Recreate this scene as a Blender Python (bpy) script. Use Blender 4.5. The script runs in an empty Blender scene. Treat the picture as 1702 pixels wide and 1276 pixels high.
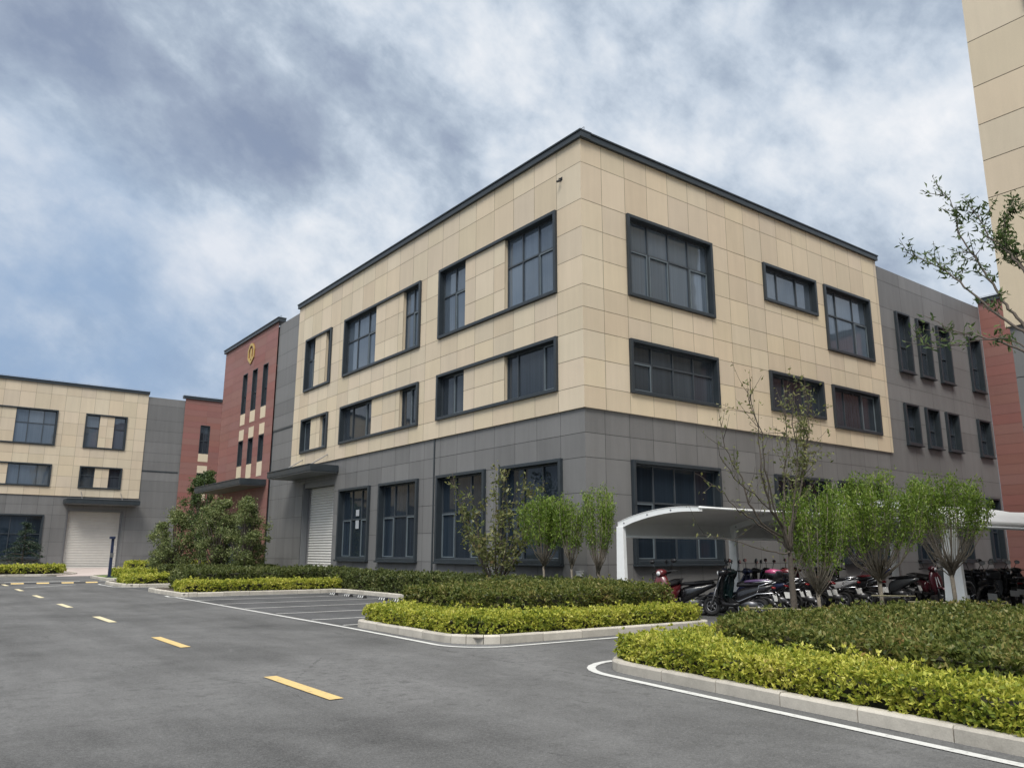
import bpy, math, random
import numpy as np
from mathutils import Vector, Matrix
random.seed(7); RNG = np.random.default_rng(11)
SC = bpy.context.scene
COL = SC.collection
rad = math.radians

# ------------------------------------------------------------------ camera
cam_d = bpy.data.cameras.new("camera"); cam = bpy.data.objects.new("camera", cam_d); COL.objects.link(cam)
CAM = Vector((-19.6875, -21.6139, 1.6)); YAW, PITCH, ROLL = .6453, .2106, .0028
Fv = Vector((math.sin(YAW)*math.cos(PITCH), math.cos(YAW)*math.cos(PITCH), math.sin(PITCH)))
Rv = Vector((math.cos(YAW), -math.sin(YAW), 0)); Uv = Rv.cross(Fv)
R2 = Rv*math.cos(ROLL)+Uv*math.sin(ROLL); U2 = Uv*math.cos(ROLL)-Rv*math.sin(ROLL)
mw = Matrix((( R2.x, U2.x, -Fv.x, CAM.x), (R2.y, U2.y, -Fv.y, CAM.y), (R2.z, U2.z, -Fv.z, CAM.z), (0,0,0,1)))
cam.matrix_world = mw
cam_d.sensor_width = 36; cam_d.lens = 1308.29/1702*36; cam_d.clip_end = 6000; cam_d.clip_start = .05
SC.camera = cam

# ------------------------------------------------------------------ light, sky, exposure
SC.view_settings.view_transform = 'Standard'; SC.view_settings.look = 'None'
SC.view_settings.gamma = 1; SC.view_settings.exposure = 0.66
SUN_DIR = Vector((-.46, -.42, .80)).normalized()
sun_d = bpy.data.lights.new("sun", 'SUN'); sun = bpy.data.objects.new("sun", sun_d); COL.objects.link(sun)
sun_d.energy = 1.5; sun_d.angle = rad(22); sun_d.color = (1, .95, .87)
sun.rotation_euler = SUN_DIR.to_track_quat('Z', 'Y').to_euler(); sun.location = (-30, -30, 40)
W = bpy.data.worlds.new("World"); SC.world = W; W.use_nodes = True

class NT:
    """tiny node-tree helper"""
    def __init__(s, tree): s.t = tree; s.t.nodes.clear()
    def n(s, typ, ins=None, **kw):
        nd = s.t.nodes.new(typ)
        for k, v in kw.items(): setattr(nd, k, v)
        for k, v in (ins or {}).items():
            if isinstance(v, bpy.types.NodeSocket): s.t.links.new(v, nd.inputs[k])
            else: nd.inputs[k].default_value = v
        return nd
    def math(s, op, a, b=0., clamp=False): return s.n('ShaderNodeMath', {0: a, 1: b}, operation=op, use_clamp=clamp).outputs[0]
    def mix(s, f, a, b, bt='MIX'):
        nd = s.n('ShaderNodeMix', {0: f, 6: a, 7: b}, data_type='RGBA', blend_type=bt); return nd.outputs[2]
    def ramp(s, f, stops, interp='LINEAR'):
        nd = s.n('ShaderNodeValToRGB', {0: f}); cr = nd.color_ramp; cr.interpolation = interp
        while len(cr.elements) < len(stops): cr.elements.new(.5)
        for e, (p, c) in zip(cr.elements, stops): e.position = p; e.color = c if len(c) == 4 else (*c, 1)
        return nd.outputs[0]
def c4(c): return (c[0], c[1], c[2], 1)

def pix_dir(px, py):
    d = Fv + R2*((px-851)/1308.29) - U2*((py-638)/1308.29); return d.normalized()

w = NT(W.node_tree)
tc = w.n('ShaderNodeTexCoord').outputs['Generated']
nrm = w.n('ShaderNodeVectorMath', {0: tc}, operation='NORMALIZE').outputs[0]
sky = w.n('ShaderNodeTexSky', sky_type='NISHITA', sun_disc=False, sun_elevation=math.asin(SUN_DIR.z), sun_rotation=math.atan2(SUN_DIR.x, SUN_DIR.y),
          air_density=1.0, dust_density=1.5, ozone_density=2.0).outputs[0]
sep = w.n('ShaderNodeSeparateXYZ', {0: nrm}); zc = w.math('MAXIMUM', sep.outputs[2], .0)
# cloud bands run along one compass direction; the noise lives on the direction sphere
e1 = (R2*.80-U2*.60).normalized(); e2 = (R2*.60+U2*.80).normalized()
def dot_(v): return w.n('ShaderNodeVectorMath', {0: nrm, 1: tuple(v)}, operation='DOT_PRODUCT').outputs['Value']
plr = w.n('ShaderNodeCombineXYZ', {0: w.math('MULTIPLY', dot_(e1), .85), 1: w.math('MULTIPLY', dot_(e2), 1.12), 2: w.math('MULTIPLY', dot_(Fv), .8)}).outputs[0]
def noise(v, sc, det, ro, di): return w.n('ShaderNodeTexNoise', {'Vector': v, 'Scale': sc, 'Detail': det, 'Roughness': ro, 'Distortion': di}).outputs[0]
n1 = noise(plr, 3.3, 2., .45, .25)
n2 = noise(plr, 8.5, 8., .56, .12)
n3 = noise(plr, 22., 8., .6, .15)
def blob(px, py, r, s):
    d = pix_dir(px, py)
    dot = w.n('ShaderNodeVectorMath', {0: nrm, 1: tuple(d)}, operation='DISTANCE').outputs['Value']
    return w.math('MULTIPLY', w.n('ShaderNodeMapRange', {0: dot, 1: 0., 2: r, 3: 1., 4: 0.}, interpolation_type='SMOOTHERSTEP').outputs[0], s)
acc = w.math('ADD', w.math('MULTIPLY', n1, .80), w.math('ADD', w.math('MULTIPLY', n2, 1.15), w.math('MULTIPLY', n3, .62)))
acc = w.math('SUBTRACT', acc, .80)
for b in ((30, 180, .10, .12), (80, 225, .10, .22), (150, 320, .10, .22), (200, 375, .09, .18), (430, 420, .15, .36), (380, 370, .10, .08), (300, 490, .08, .10), (590, 290, .10, .12), (660, 330, .09, .10), (700, 120, .25, .10),
          (1480, 190, .26, .20), (1560, 330, .2, .10), (1250, 230, .2, .10), (1330, 60, .2, .06), (900, 150, .2, .08), (850, 30, .2, .10),
          (90, 60, .22, -.16), (250, 190, .24, -.24), (430, 280, .16, -.16), (640, 200, .18, -.24), (1480, 40, .22, -.20), (830, 190, .12, -.12), (1130, 110, .2, -.05), (0, 420, .16, -.08)):
    acc = w.math('ADD', acc, blob(*b))
# value -> cloud radiance (lavender grey underside to bright thin cloud); values for strength 0.1
ccol = w.ramp(acc, [(.02, (1.80, 2.18, 2.92)), (.20, (2.1, 2.52, 3.28)), (.36, (2.7, 3.2, 3.9)), (.52, (3.65, 4.15, 4.8)), (.68, (4.6, 4.95, 5.4)), (.92, (5.7, 5.8, 6.0))])
skyc = w.n('ShaderNodeMix', {0: 1., 6: sky, 7: (.62, .66, .78, 1)}, data_type='RGBA', blend_type='MULTIPLY').outputs[2]
cover = w.n('ShaderNodeMapRange', {0: acc, 1: -.1, 2: .2, 3: .85, 4: 1.}, interpolation_type='SMOOTHSTEP').outputs[0]
tot = w.mix(cover, skyc, ccol)
blue = w.math('MAXIMUM', blob(60, 590, .40, .95), blob(330, 585, .17, .6))
blue = w.math('MULTIPLY', blue, w.n('ShaderNodeMapRange', {0: n2, 1: .42, 2: .66, 3: 1., 4: .55}).outputs[0])
tot = w.mix(blue, tot, (1.95, 2.75, 4.0, 1))
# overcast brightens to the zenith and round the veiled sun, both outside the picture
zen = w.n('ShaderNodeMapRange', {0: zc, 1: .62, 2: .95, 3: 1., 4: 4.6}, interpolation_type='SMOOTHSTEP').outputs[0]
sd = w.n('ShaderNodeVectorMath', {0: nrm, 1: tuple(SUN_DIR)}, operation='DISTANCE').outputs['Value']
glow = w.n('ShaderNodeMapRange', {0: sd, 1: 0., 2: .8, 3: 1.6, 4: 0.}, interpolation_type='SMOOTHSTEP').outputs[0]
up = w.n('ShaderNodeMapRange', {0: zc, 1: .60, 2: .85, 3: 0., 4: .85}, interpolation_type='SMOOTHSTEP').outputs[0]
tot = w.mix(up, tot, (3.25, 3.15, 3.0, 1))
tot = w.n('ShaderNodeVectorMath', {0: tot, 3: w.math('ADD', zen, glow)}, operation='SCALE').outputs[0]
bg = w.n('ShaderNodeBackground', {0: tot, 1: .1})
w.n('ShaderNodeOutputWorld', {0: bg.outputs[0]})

# ------------------------------------------------------------------ materials
def newmat(name):
    m = bpy.data.materials.new(name); m.use_nodes = True; return m, NT(m.node_tree)
def finish(t, sh, disp=None):
    o = t.n('ShaderNodeOutputMaterial', {0: sh})
    return o
def principled(t, color, rough=.6, metal=0., bump=None, spec=.5, coat=0.):
    ins = {'Base Color': color, 'Roughness': rough, 'Metallic': metal, 'Specular IOR Level': spec, 'Coat Weight': coat}
    if bump is not None: ins['Normal'] = bump
    return t.n('ShaderNodeBsdfPrincipled', ins).outputs[0]
def plain(name, c, rough=.5, metal=0., var=.12, scale=6., bump=0., spec=.5, coat=0.):
    m, t = newmat(name)
    co = t.n('ShaderNodeTexCoord').outputs['Object']
    nz = t.n('ShaderNodeTexNoise', {'Vector': co, 'Scale': scale, 'Detail': 5., 'Roughness': .6}).outputs[0]
    f = t.n('ShaderNodeMapRange', {0: nz, 1: .3, 2: .7, 3: 1-var, 4: 1+var}).outputs[0]
    col = t.n('ShaderNodeVectorMath', {0: c, 3: f}, operation='SCALE').outputs[0]
    b = t.n('ShaderNodeBump', {'Height': nz, 'Strength': bump, 'Distance': .02}).outputs[0] if bump else None
    rr = t.n('ShaderNodeMapRange', {0: nz, 1: .3, 2: .7, 3: max(.03, rough-.08), 4: min(1, rough+.08)}).outputs[0]
    finish(t, principled(t, col, rr, metal, b, spec, coat)); return m
def panelmat(name, c, joint, var=.10, streak=.06, rough=.62):
    m, t = newmat(name)
    pv = t.n('ShaderNodeAttribute', attribute_name='pv').outputs['Fac']
    co = t.n('ShaderNodeTexCoord').outputs['Object']
    st = t.n('ShaderNodeTexNoise', {'Vector': t.n('ShaderNodeMapping', {0: co, 3: (1.6, 1.6, .16)}).outputs[0], 'Scale': 1.6, 'Detail': 6., 'Roughness': .65}).outputs[0]
    fine = t.n('ShaderNodeTexNoise', {'Vector': co, 'Scale': 34., 'Detail': 3.}).outputs[0]
    big = t.n('ShaderNodeTexNoise', {'Vector': co, 'Scale': .16, 'Detail': 2.}).outputs[0]
    f = t.math('ADD', 1-var/2, t.math('MULTIPLY', pv, var))
    f = t.math('ADD', f, t.math('MULTIPLY', t.math('SUBTRACT', st, .5), streak*2))
    f = t.math('ADD', f, t.math('MULTIPLY', t.math('SUBTRACT', fine, .5), .10))
    f = t.math('ADD', f, t.math('MULTIPLY', t.math('SUBTRACT', big, .5), .22))
    hue = t.n('ShaderNodeHueSaturation', {'Hue': t.math('ADD', .495, t.math('MULTIPLY', t.math('FRACT', t.math('MULTIPLY', pv, 7.3)), .01)), 'Saturation': t.math('ADD', .93, t.math('MULTIPLY', t.math('FRACT', t.math('MULTIPLY', pv, 13.7)), .14)), 'Color': c4(c)}).outputs[0]
    col = t.n('ShaderNodeVectorMath', {0: hue, 3: f}, operation='SCALE').outputs[0]
    isj = t.math('LESS_THAN', pv, -.01)
    col = t.mix(isj, col, c4(joint))
    bp = t.n('ShaderNodeBump', {'Height': t.n('ShaderNodeTexNoise', {'Vector': co, 'Scale': 1.1, 'Detail': 2.}).outputs[0], 'Strength': .12, 'Distance': .1}).outputs[0]
    finish(t, principled(t, col, rough, 0, bp, .35)); return m
M = {}
M['beige'] = panelmat('beige cladding', (.605, .508, .375), (.22, .18, .135), .13, .12)
M['grey'] = panelmat('grey stone cladding', (.172, .170, .168), (.06, .06, .06), .20, .22, .55)
M['red'] = panelmat('red brick tile', (.262, .122, .104), (.22, .11, .095), .10, .07)
M['cream'] = panelmat('cream infill', (.66, .55, .40), (.3, .25, .2), .06, .06)
M['alu'] = plain('dark slate aluminium', (.028, .036, .043), .42, .0, .10, 3, spec=.45)
M['alu_bar'] = plain('window bar aluminium', (.045, .055, .065), .4, .0, .08, 3)
M['bar_light'] = plain('pale window bar aluminium', (.13, .16, .18), .4, .0, .08, 3)
M['coping'] = plain('roof coping metal', (.034, .043, .050), .42, .1, .12, 2)
M['roof'] = plain('flat roof membrane', (.18, .18, .18), .9, 0, .2, 1)
M['dark'] = plain('dark void', (.012, .012, .014), .9)
M['soffit'] = plain('canopy soffit', (.16, .165, .17), .5, 0, .06, 2)
M['shutter'] = plain('roller shutter', (.60, .58, .54), .45, .0, .05, 2)
M['shutter_dim'] = plain('far roller shutter', (.60, .57, .52), .45, .0, .05, 2)
M['gold'] = plain('gilded metal', (.62, .42, .12), .38, .5, .1, 20)
M['white_paint'] = plain('white painted steel', (.86, .87, .86), .35, 0, .05, 5, coat=.2)
M['membrane'] = plain('white tensile membrane', (.84, .84, .82), .55, 0, .05, 2)
M['bark'] = plain('grey brown bark', (.085, .070, .056), .9, 0, .3, 22, .5)
M['bark_pale'] = plain('pale trunk bark', (.21, .18, .14), .9, 0, .3, 22, .5)
M['twig'] = plain('hedge twigs', (.030, .030, .014), .95, 0, .4, 25, .6)
M['soil'] = plain('bed soil', (.055, .042, .03), .95, 0, .3, 12, .6)
M['grass'] = plain('lawn', (.10, .15, .03), .9, 0, .4, 30, .6)
M['bamboo'] = plain('bamboo pole', (.22, .20, .12), .6, 0, .15, 12)
M['rubber'] = plain('black rubber', (.018, .018, .019), .7, 0, .2, 12)
M['black'] = plain('black plastic', (.016, .016, .018), .32, 0, .2, 9)
M['seat'] = plain('black seat vinyl', (.022, .021, .023), .5, 0, .15, 20, .15)
M['chrome'] = plain('chromed steel', (.62, .62, .64), .18, 1., .05, 6)
M['steel'] = plain('grey steel', (.28, .28, .29), .4, .8, .1, 8)
M['navy'] = plain('navy painted steel', (.02, .03, .075), .4, 0, .1, 6)
M['plate'] = plain('number plate white', (.70, .70, .68), .5, 0, .08, 30)
M['lens_red'] = plain('red lens', (.22, .01, .012), .15, 0, .05, 8)
M['lens'] = plain('clear lamp lens', (.7, .7, .7), .1, 0, .05, 8)
M['mirror'] = plain('mirror glass', (.8, .82, .85), .04, 1., .01, 3)
M['white'] = plain('white plastic', (.72, .72, .70), .35, 0, .05, 8)
M['paper'] = plain('paper', (.36, .38, .40), .8, 0, .04, 20)
def glass(name, c, ior=1.5, rough=.03, blind=.16):
    m, t = newmat(name)
    co = t.n('ShaderNodeTexCoord').outputs['Object']
    nz = t.n('ShaderNodeTexNoise', {'Vector': co, 'Scale': .9, 'Detail': 1.}).outputs[0]
    b = t.n('ShaderNodeBump', {'Height': nz, 'Strength': .10, 'Distance': .05}).outputs[0]
    r = t.n('ShaderNodeNewGeometry').outputs['Random Per Island']
    wv = t.n('ShaderNodeTexNoise', {'Vector': t.n('ShaderNodeMapping', {0: co, 3: (7., 7., .12)}).outputs[0], 'Scale': 1.5, 'Detail': 2.}).outputs[0]
    f = t.math('MULTIPLY', t.n('ShaderNodeMapRange', {0: r, 3: .55, 4: 1.5}).outputs[0], t.n('ShaderNodeMapRange', {0: wv, 1: .35, 2: .65, 3: 1-blind, 4: 1+blind}).outputs[0])
    sh = t.n('ShaderNodeBsdfPrincipled', {'Base Color': t.n('ShaderNodeVectorMath', {0: c, 3: f}, operation='SCALE').outputs[0], 'Roughness': rough, 'IOR': ior, 'Normal': b, 'Specular Tint': (.86, .93, 1, 1)}).outputs[0]
    finish(t, sh); return m
M['glass'] = glass('tinted window glass', (.072, .093, .120), 2.0, .03, .09)
M['glass_mid'] = glass('dark window glass', (.032, .040, .050), 1.5)
M['glass_low'] = glass('ground floor window glass', (.014, .021, .030), 1.38)
M['curtain'] = plain('blue-grey blind', (.06, .08, .10), .8, 0, .2, 3)

def asphalt(name, base, spots):
    m, t = newmat(name)
    co = t.n('ShaderNodeTexCoord').outputs['Object']
    g = t.n('ShaderNodeTexNoise', {'Vector': co, 'Scale': 120., 'Detail': 4., 'Roughness': .7}).outputs[0]
    g2 = t.n('ShaderNodeTexVoronoi', {'Vector': co, 'Scale': 75.}).outputs['Distance']
    mid = t.n('ShaderNodeTexNoise', {'Vector': t.n('ShaderNodeMapping', {0: co, 3: (1.5, .22, 1)}).outputs[0], 'Scale': .8, 'Detail': 7., 'Roughness': .62}).outputs[0]
    big = t.n('ShaderNodeTexNoise', {'Vector': co, 'Scale': .22, 'Detail': 5., 'Roughness': .6, 'Distortion': .6}).outputs[0]
    pat = t.n('ShaderNodeTexNoise', {'Vector': co, 'Scale': 1.7, 'Detail': 6., 'Roughness': .7, 'Distortion': .8}).outputs[0]
    coarse = t.n('ShaderNodeTexNoise', {'Vector': co, 'Scale': 26., 'Detail': 5., 'Roughness': .75}).outputs[0]
    f = t.math('ADD', -.20, t.math('MULTIPLY', g, 1.0)); f = t.math('ADD', f, t.math('MULTIPLY', coarse, 1.05))
    f = t.math('ADD', f, t.math('MULTIPLY', t.math('SUBTRACT', g2, .4), .55))
    f = t.math('ADD', f, t.math('MULTIPLY', t.math('SUBTRACT', mid, .5), 1.0))
    f = t.math('ADD', f, t.math('MULTIPLY', t.math('SUBTRACT', big, .5), 1.6))
    f = t.math('ADD', f, t.math('MULTIPLY', t.math('SUBTRACT', pat, .5), .55))
    dirt = t.n('ShaderNodeMapRange', {0: pat, 1: .62, 2: .74, 3: 0., 4: spots}).outputs[0]
    col = t.n('ShaderNodeVectorMath', {0: base, 3: f}, operation='SCALE').outputs[0]
    col = t.mix(dirt, col, c4([x*1.6 for x in base]))
    vor = t.n('ShaderNodeTexVoronoi', {'Vector': t.n('ShaderNodeMapping', {0: co, 3: (.33, .13, 1)}).outputs[0], 'Scale': 1., 'Randomness': 1.}, feature='DISTANCE_TO_EDGE').outputs['Distance']
    wob = t.math('ADD', vor, t.math('MULTIPLY', t.math('SUBTRACT', pat, .5), .06))
    crack = t.math('MULTIPLY', t.math('LESS_THAN', t.math('ABSOLUTE', wob), .0012), t.math('GREATER_THAN', big, .54))
    col = t.mix(t.math('MULTIPLY', crack, .7), col, (.02, .02, .02, 1))
    sp1 = t.n('ShaderNodeTexNoise', {'Vector': co, 'Scale': 5.5, 'Detail': 9., 'Roughness': .82, 'Distortion': .4}).outputs[0]
    dk = t.n('ShaderNodeMapRange', {0: t.math('ADD', sp1, t.math('MULTIPLY', t.math('SUBTRACT', big, .5), .35)), 1: .55, 2: .68, 3: 0., 4: .6}).outputs[0]
    col = t.mix(dk, col, c4([x*.42 for x in base]))
    sc = t.n('ShaderNodeTexNoise', {'Vector': t.n('ShaderNodeMapping', {0: co, 2: (0, 0, .5), 3: (1.2, 4.2, 1)}).outputs[0], 'Scale': 1.6, 'Detail': 8., 'Roughness': .7}).outputs[0]
    col = t.mix(t.n('ShaderNodeMapRange', {0: sc, 1: .66, 2: .76, 3: 0., 4: .35}).outputs[0], col, c4([x*2.2 for x in base]))
    h = t.math('ADD', g, t.math('MULTIPLY', g2, .8))
    b = t.n('ShaderNodeBump', {'Height': h, 'Strength': .45, 'Distance': .008}).outputs[0]
    finish(t, principled(t, col, .82, 0, b, .3)); return m
M['asphalt'] = asphalt('road asphalt', (.112, .112, .111), .34)
M['asphalt_dark'] = asphalt('parking bay asphalt', (.080, .081, .083), .22)
M['ground'] = plain('far ground', (.09, .10, .06), .95, 0, .3, .2)
M['apron'] = plain('pale pink concrete', (.42, .36, .33), .8, 0, .12, 1.5, .2)
def paint(name, c, wear=.45):
    m, t = newmat(name)
    co = t.n('ShaderNodeTexCoord').outputs['Object']
    a = t.n('ShaderNodeTexNoise', {'Vector': co, 'Scale': 9., 'Detail': 8., 'Roughness': .75}).outputs[0]
    b = t.n('ShaderNodeTexNoise', {'Vector': co, 'Scale': 70., 'Detail': 3., 'Roughness': .7}).outputs[0]
    f = t.n('ShaderNodeMapRange', {0: t.math('ADD', t.math('MULTIPLY', a, .7), t.math('MULTIPLY', b, .3)), 1: .52, 2: .66, 3: 0., 4: wear}).outputs[0]
    finish(t, principled(t, t.mix(f, c4(c), (.13, .13, .125, 1)), .7)); return m
M['paint_white'] = paint('worn white road paint', (.54, .54, .52), .75)
M['paint_pale'] = paint('worn pale road paint', (.60, .53, .34), .6)
M['paint_yellow'] = paint('worn yellow road paint', (.58, .42, .17), .7)
def kerbmat():
    m, t = newmat('granite kerb')
    r = t.n('ShaderNodeNewGeometry').outputs['Random Per Island']
    co = t.n('ShaderNodeTexCoord').outputs['Object']
    nz = t.n('ShaderNodeTexNoise', {'Vector': co, 'Scale': 60., 'Detail': 3.}).outputs[0]
    st = t.n('ShaderNodeTexNoise', {'Vector': co, 'Scale': 3., 'Detail': 7., 'Roughness': .7}).outputs[0]
    f = t.math('ADD', .62, t.math('MULTIPLY', r, .22))
    f = t.math('ADD', f, t.math('MULTIPLY', nz, .2)); f = t.math('ADD', f, t.math('MULTIPLY', t.math('SUBTRACT', st, .5), .7))
    col = t.n('ShaderNodeVectorMath', {0: (.56, .52, .45), 3: f}, operation='SCALE').outputs[0]
    b = t.n('ShaderNodeBump', {'Height': nz, 'Strength': .25, 'Distance': .01}).outputs[0]
    finish(t, principled(t, col, .8, 0, b, .3)); return m
M['kerb'] = kerbmat()
def leafmat(name, stops, trans=.35, rough=.45):
    m, t = newmat(name)
    r = t.n('ShaderNodeNewGeometry').outputs['Random Per Island']
    co = t.n('ShaderNodeTexCoord').outputs['Object']
    nz = t.n('ShaderNodeTexNoise', {'Vector': co, 'Scale': 1.6, 'Detail': 4., 'Roughness': .6}).outputs[0]
    f = t.math('ADD', t.math('MULTIPLY', r, .62), t.math('MULTIPLY', t.n('ShaderNodeMapRange', {0: nz, 1: .32, 2: .68}).outputs[0], .38))
    col = t.ramp(f, stops)
    p = principled(t, col, rough, 0, None, .35)
    tr = t.n('ShaderNodeBsdfTranslucent', {0: t.mix(.5, col, (.45, .55, .06, 1), 'MULTIPLY') if False else col}).outputs[0]
    finish(t, t.n('ShaderNodeMixShader', {0: trans, 1: p, 2: tr}).outputs[0]); return m
M['leaf_yellow'] = leafmat('golden hedge leaves', [(.0, (.055, .085, .015)), (.22, (.17, .23, .026)), (.46, (.37, .405, .052)), (.76, (.63, .61, .11)), (.95, (.76, .70, .24)), (1., (.55, .36, .14))])
M['leaf_dark'] = leafmat('dark hedge leaves', [(.0, (.030, .050, .014)), (.3, (.09, .125, .026)), (.62, (.20, .22, .055)), (.86, (.33, .28, .10)), (1., (.38, .22, .09))])
M['leaf_deep'] = leafmat('deep green hedge leaves', [(.0, (.028, .046, .015)), (.4, (.09, .12, .034)), (.8, (.20, .22, .075)), (1., (.30, .26, .12))])
M['leaf_brush'] = leafmat('fresh green foliage', [(.0, (.05, .095, .015)), (.4, (.13, .215, .028)), (.8, (.26, .35, .06)), (1., (.42, .44, .14))])
M['leaf_olive'] = leafmat('olive shrub foliage', [(.0, (.045, .068, .025)), (.4, (.135, .175, .06)), (.8, (.27, .30, .12)), (1., (.33, .31, .16))])
M['leaf_tree'] = leafmat('young tree leaves', [(.0, (.03, .06, .02)), (.5, (.075, .12, .04)), (.9, (.14, .19, .06)), (1., (.26, .24, .10))])
M['leaf_sparse'] = leafmat('sparse spring leaves', [(.0, (.06, .09, .03)), (.5, (.16, .18, .06)), (.85, (.28, .27, .11)), (1., (.26, .15, .09))])
M['leaf_cedar'] = leafmat('cedar needles', [(.0, (.018, .036, .024)), (.6, (.04, .07, .045)), (1., (.08, .12, .07))])
def paintcol(name, c, rough=.22): return plain(name, c, rough, 0, .06, 5, coat=.5)
for k, c in dict(p_red=(.115, .016, .02), p_maroon=(.09, .018, .026), p_black=(.012, .012, .014), p_navy=(.02, .025, .06), p_pearl=(.62, .50, .48), p_silver=(.35, .35, .36), p_teal=(.010, .025, .025), p_purple=(.10, .06, .14), p_grey=(.09, .095, .10), p_pink=(.40, .06, .16), p_cushion=(.25, .13, .07)).items():
    M[k] = paintcol(k[2:]+' paint', c)

# ------------------------------------------------------------------ mesh helpers
def wloc(o):
    v = Vector((0, 0, 0))
    while o is not None: v += o.location; o = o.parent
    return v
class MB:
    def __init__(s): s.v = []; s.f = []; s.pv = []
    def face(s, pts, pv=0.5):
        i = len(s.v); s.v += [tuple(p) for p in pts]; s.f.append(tuple(range(i, i+len(pts)))); s.pv.append(pv)
    def box8(s, P, pv=.5):
        i = len(s.v); s.v += [tuple(p) for p in P]
        for q in ((0,3,2,1), (4,5,6,7), (0,1,5,4), (1,2,6,5), (2,3,7,6), (3,0,4,7)): s.f.append(tuple(i+k for k in q)); s.pv.append(pv)
    def box(s, x0, y0, z0, x1, y1, z1, pv=.5):
        s.box8([(x0,y0,z0), (x1,y0,z0), (x1,y1,z0), (x0,y1,z0), (x0,y0,z1), (x1,y0,z1), (x1,y1,z1), (x0,y1,z1)], pv)
    def ubox(s, O, U, N, u0, u1, z0, z1, n0, n1, pv=.5):
        def p(u, n, z): return (O[0]+U[0]*u+N[0]*n, O[1]+U[1]*u+N[1]*n, z)
        s.box8([p(u0,n0,z0), p(u1,n0,z0), p(u1,n1,z0), p(u0,n1,z0), p(u0,n0,z1), p(u1,n0,z1), p(u1,n1,z1), p(u0,n1,z1)], pv)
    def tube(s, pts, rs, n=8, cap=True):
        pts = [Vector(p) for p in pts]
        if not isinstance(rs, (list, tuple)): rs = [rs]*len(pts)
        i0 = len(s.v); prev = None
        for k, p in enumerate(pts):
            d = (pts[min(k+1, len(pts)-1)]-pts[max(k-1, 0)]).normalized()
            a = Vector((0, 0, 1)) if abs(d.z) < .9 else Vector((1, 0, 0))
            if prev is not None and abs(prev.dot(d)) < .95: a = prev
            x = (a - d*a.dot(d)).normalized(); y = d.cross(x); prev = x
            for j in range(n):
                t = 2*math.pi*j/n; s.v.append(tuple(p+(x*math.cos(t)+y*math.sin(t))*rs[k]))
        for k in range(len(pts)-1):
            for j in range(n):
                a = i0+k*n+j; b = i0+k*n+(j+1) % n; s.f.append((a, b, b+n, a+n)); s.pv.append(.5)
        if cap:
            s.f.append(tuple(i0+j for j in range(n))[::-1]); s.pv.append(.5)
            e = i0+(len(pts)-1)*n; s.f.append(tuple(e+j for j in range(n))); s.pv.append(.5)
    def loft(s, secs, n=14, pw=2.6):
        """secs: (y, z, half width, half height[, x]) superellipse rings along y"""
        i0 = len(s.v)
        for q in secs:
            y, z, a, b = q[:4]; x = q[4] if len(q) > 4 else 0
            for j in range(n):
                t = 2*math.pi*j/n; c, sn = math.cos(t), math.sin(t)
                s.v.append((x+a*math.copysign(abs(c)**(2/pw), c), y, z+b*math.copysign(abs(sn)**(2/pw), sn)))
        for k in range(len(secs)-1):
            for j in range(n):
                a = i0+k*n+j; b = i0+k*n+(j+1) % n; s.f.append((a, a+n, b+n, b)); s.pv.append(.5)
        s.f.append(tuple(i0+j for j in range(n))); s.pv.append(.5)
        e = i0+(len(secs)-1)*n; s.f.append(tuple(e+j for j in range(n))[::-1]); s.pv.append(.5)
    def ring(s, c, axis_x, R, r, n=20, m=8):
        """torus with its axis along x"""
        i0 = len(s.v)
        for k in range(n):
            t = 2*math.pi*k/n
            for j in range(m):
                p = 2*math.pi*j/m; q = R+r*math.cos(p)
                s.v.append((c[0]+r*1.05*math.sin(p), c[1]+q*math.cos(t), c[2]+q*math.sin(t)))
        for k in range(n):
            for j in range(m):
                a = i0+k*m+j; b = i0+k*m+(j+1) % m; c2 = i0+((k+1) % n)*m+(j+1) % m; d = i0+((k+1) % n)*m+j
                s.f.append((a, b, c2, d)); s.pv.append(.5)
    def build(s, name, mat, parent=None, smooth=False, pv=False, bevel=0.):
        off = wloc(parent) if parent else Vector((0, 0, 0))
        me = bpy.data.meshes.new(name)
        me.from_pydata([(x-off.x, y-off.y, z-off.z) for x, y, z in s.v], [], s.f)
        if pv:
            at = me.attributes.new('pv', 'FLOAT', 'FACE'); at.data.foreach_set('value', s.pv)
        if smooth: me.polygons.foreach_set('use_smooth', [True]*len(me.polygons))
        me.materials.append(mat); me.update()
        o = bpy.data.objects.new(name, me); COL.objects.link(o)
        if parent: o.parent = parent
        if bevel:
            b = o.modifiers.new('bevel', 'BEVEL'); b.width = bevel; b.segments = 2; b.limit_method = 'ANGLE'
        return o
def tag(o, label=None, cat=None, group=None, kind=None):
    if label: o['label'] = label
    if cat: o['category'] = cat
    if group: o['group'] = group
    if kind: o['kind'] = kind
    return o
def thing(name, loc, label, cat, group=None, rz=0):
    o = bpy.data.objects.new(name, None); COL.objects.link(o); o.location = loc; o.rotation_euler = (0, 0, rz)
    o.empty_display_size = .3
    return tag(o, label, cat, group)
def structure(name, mb, mat, **kw): return tag(mb.build(name, mat, **kw), kind='structure')

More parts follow.
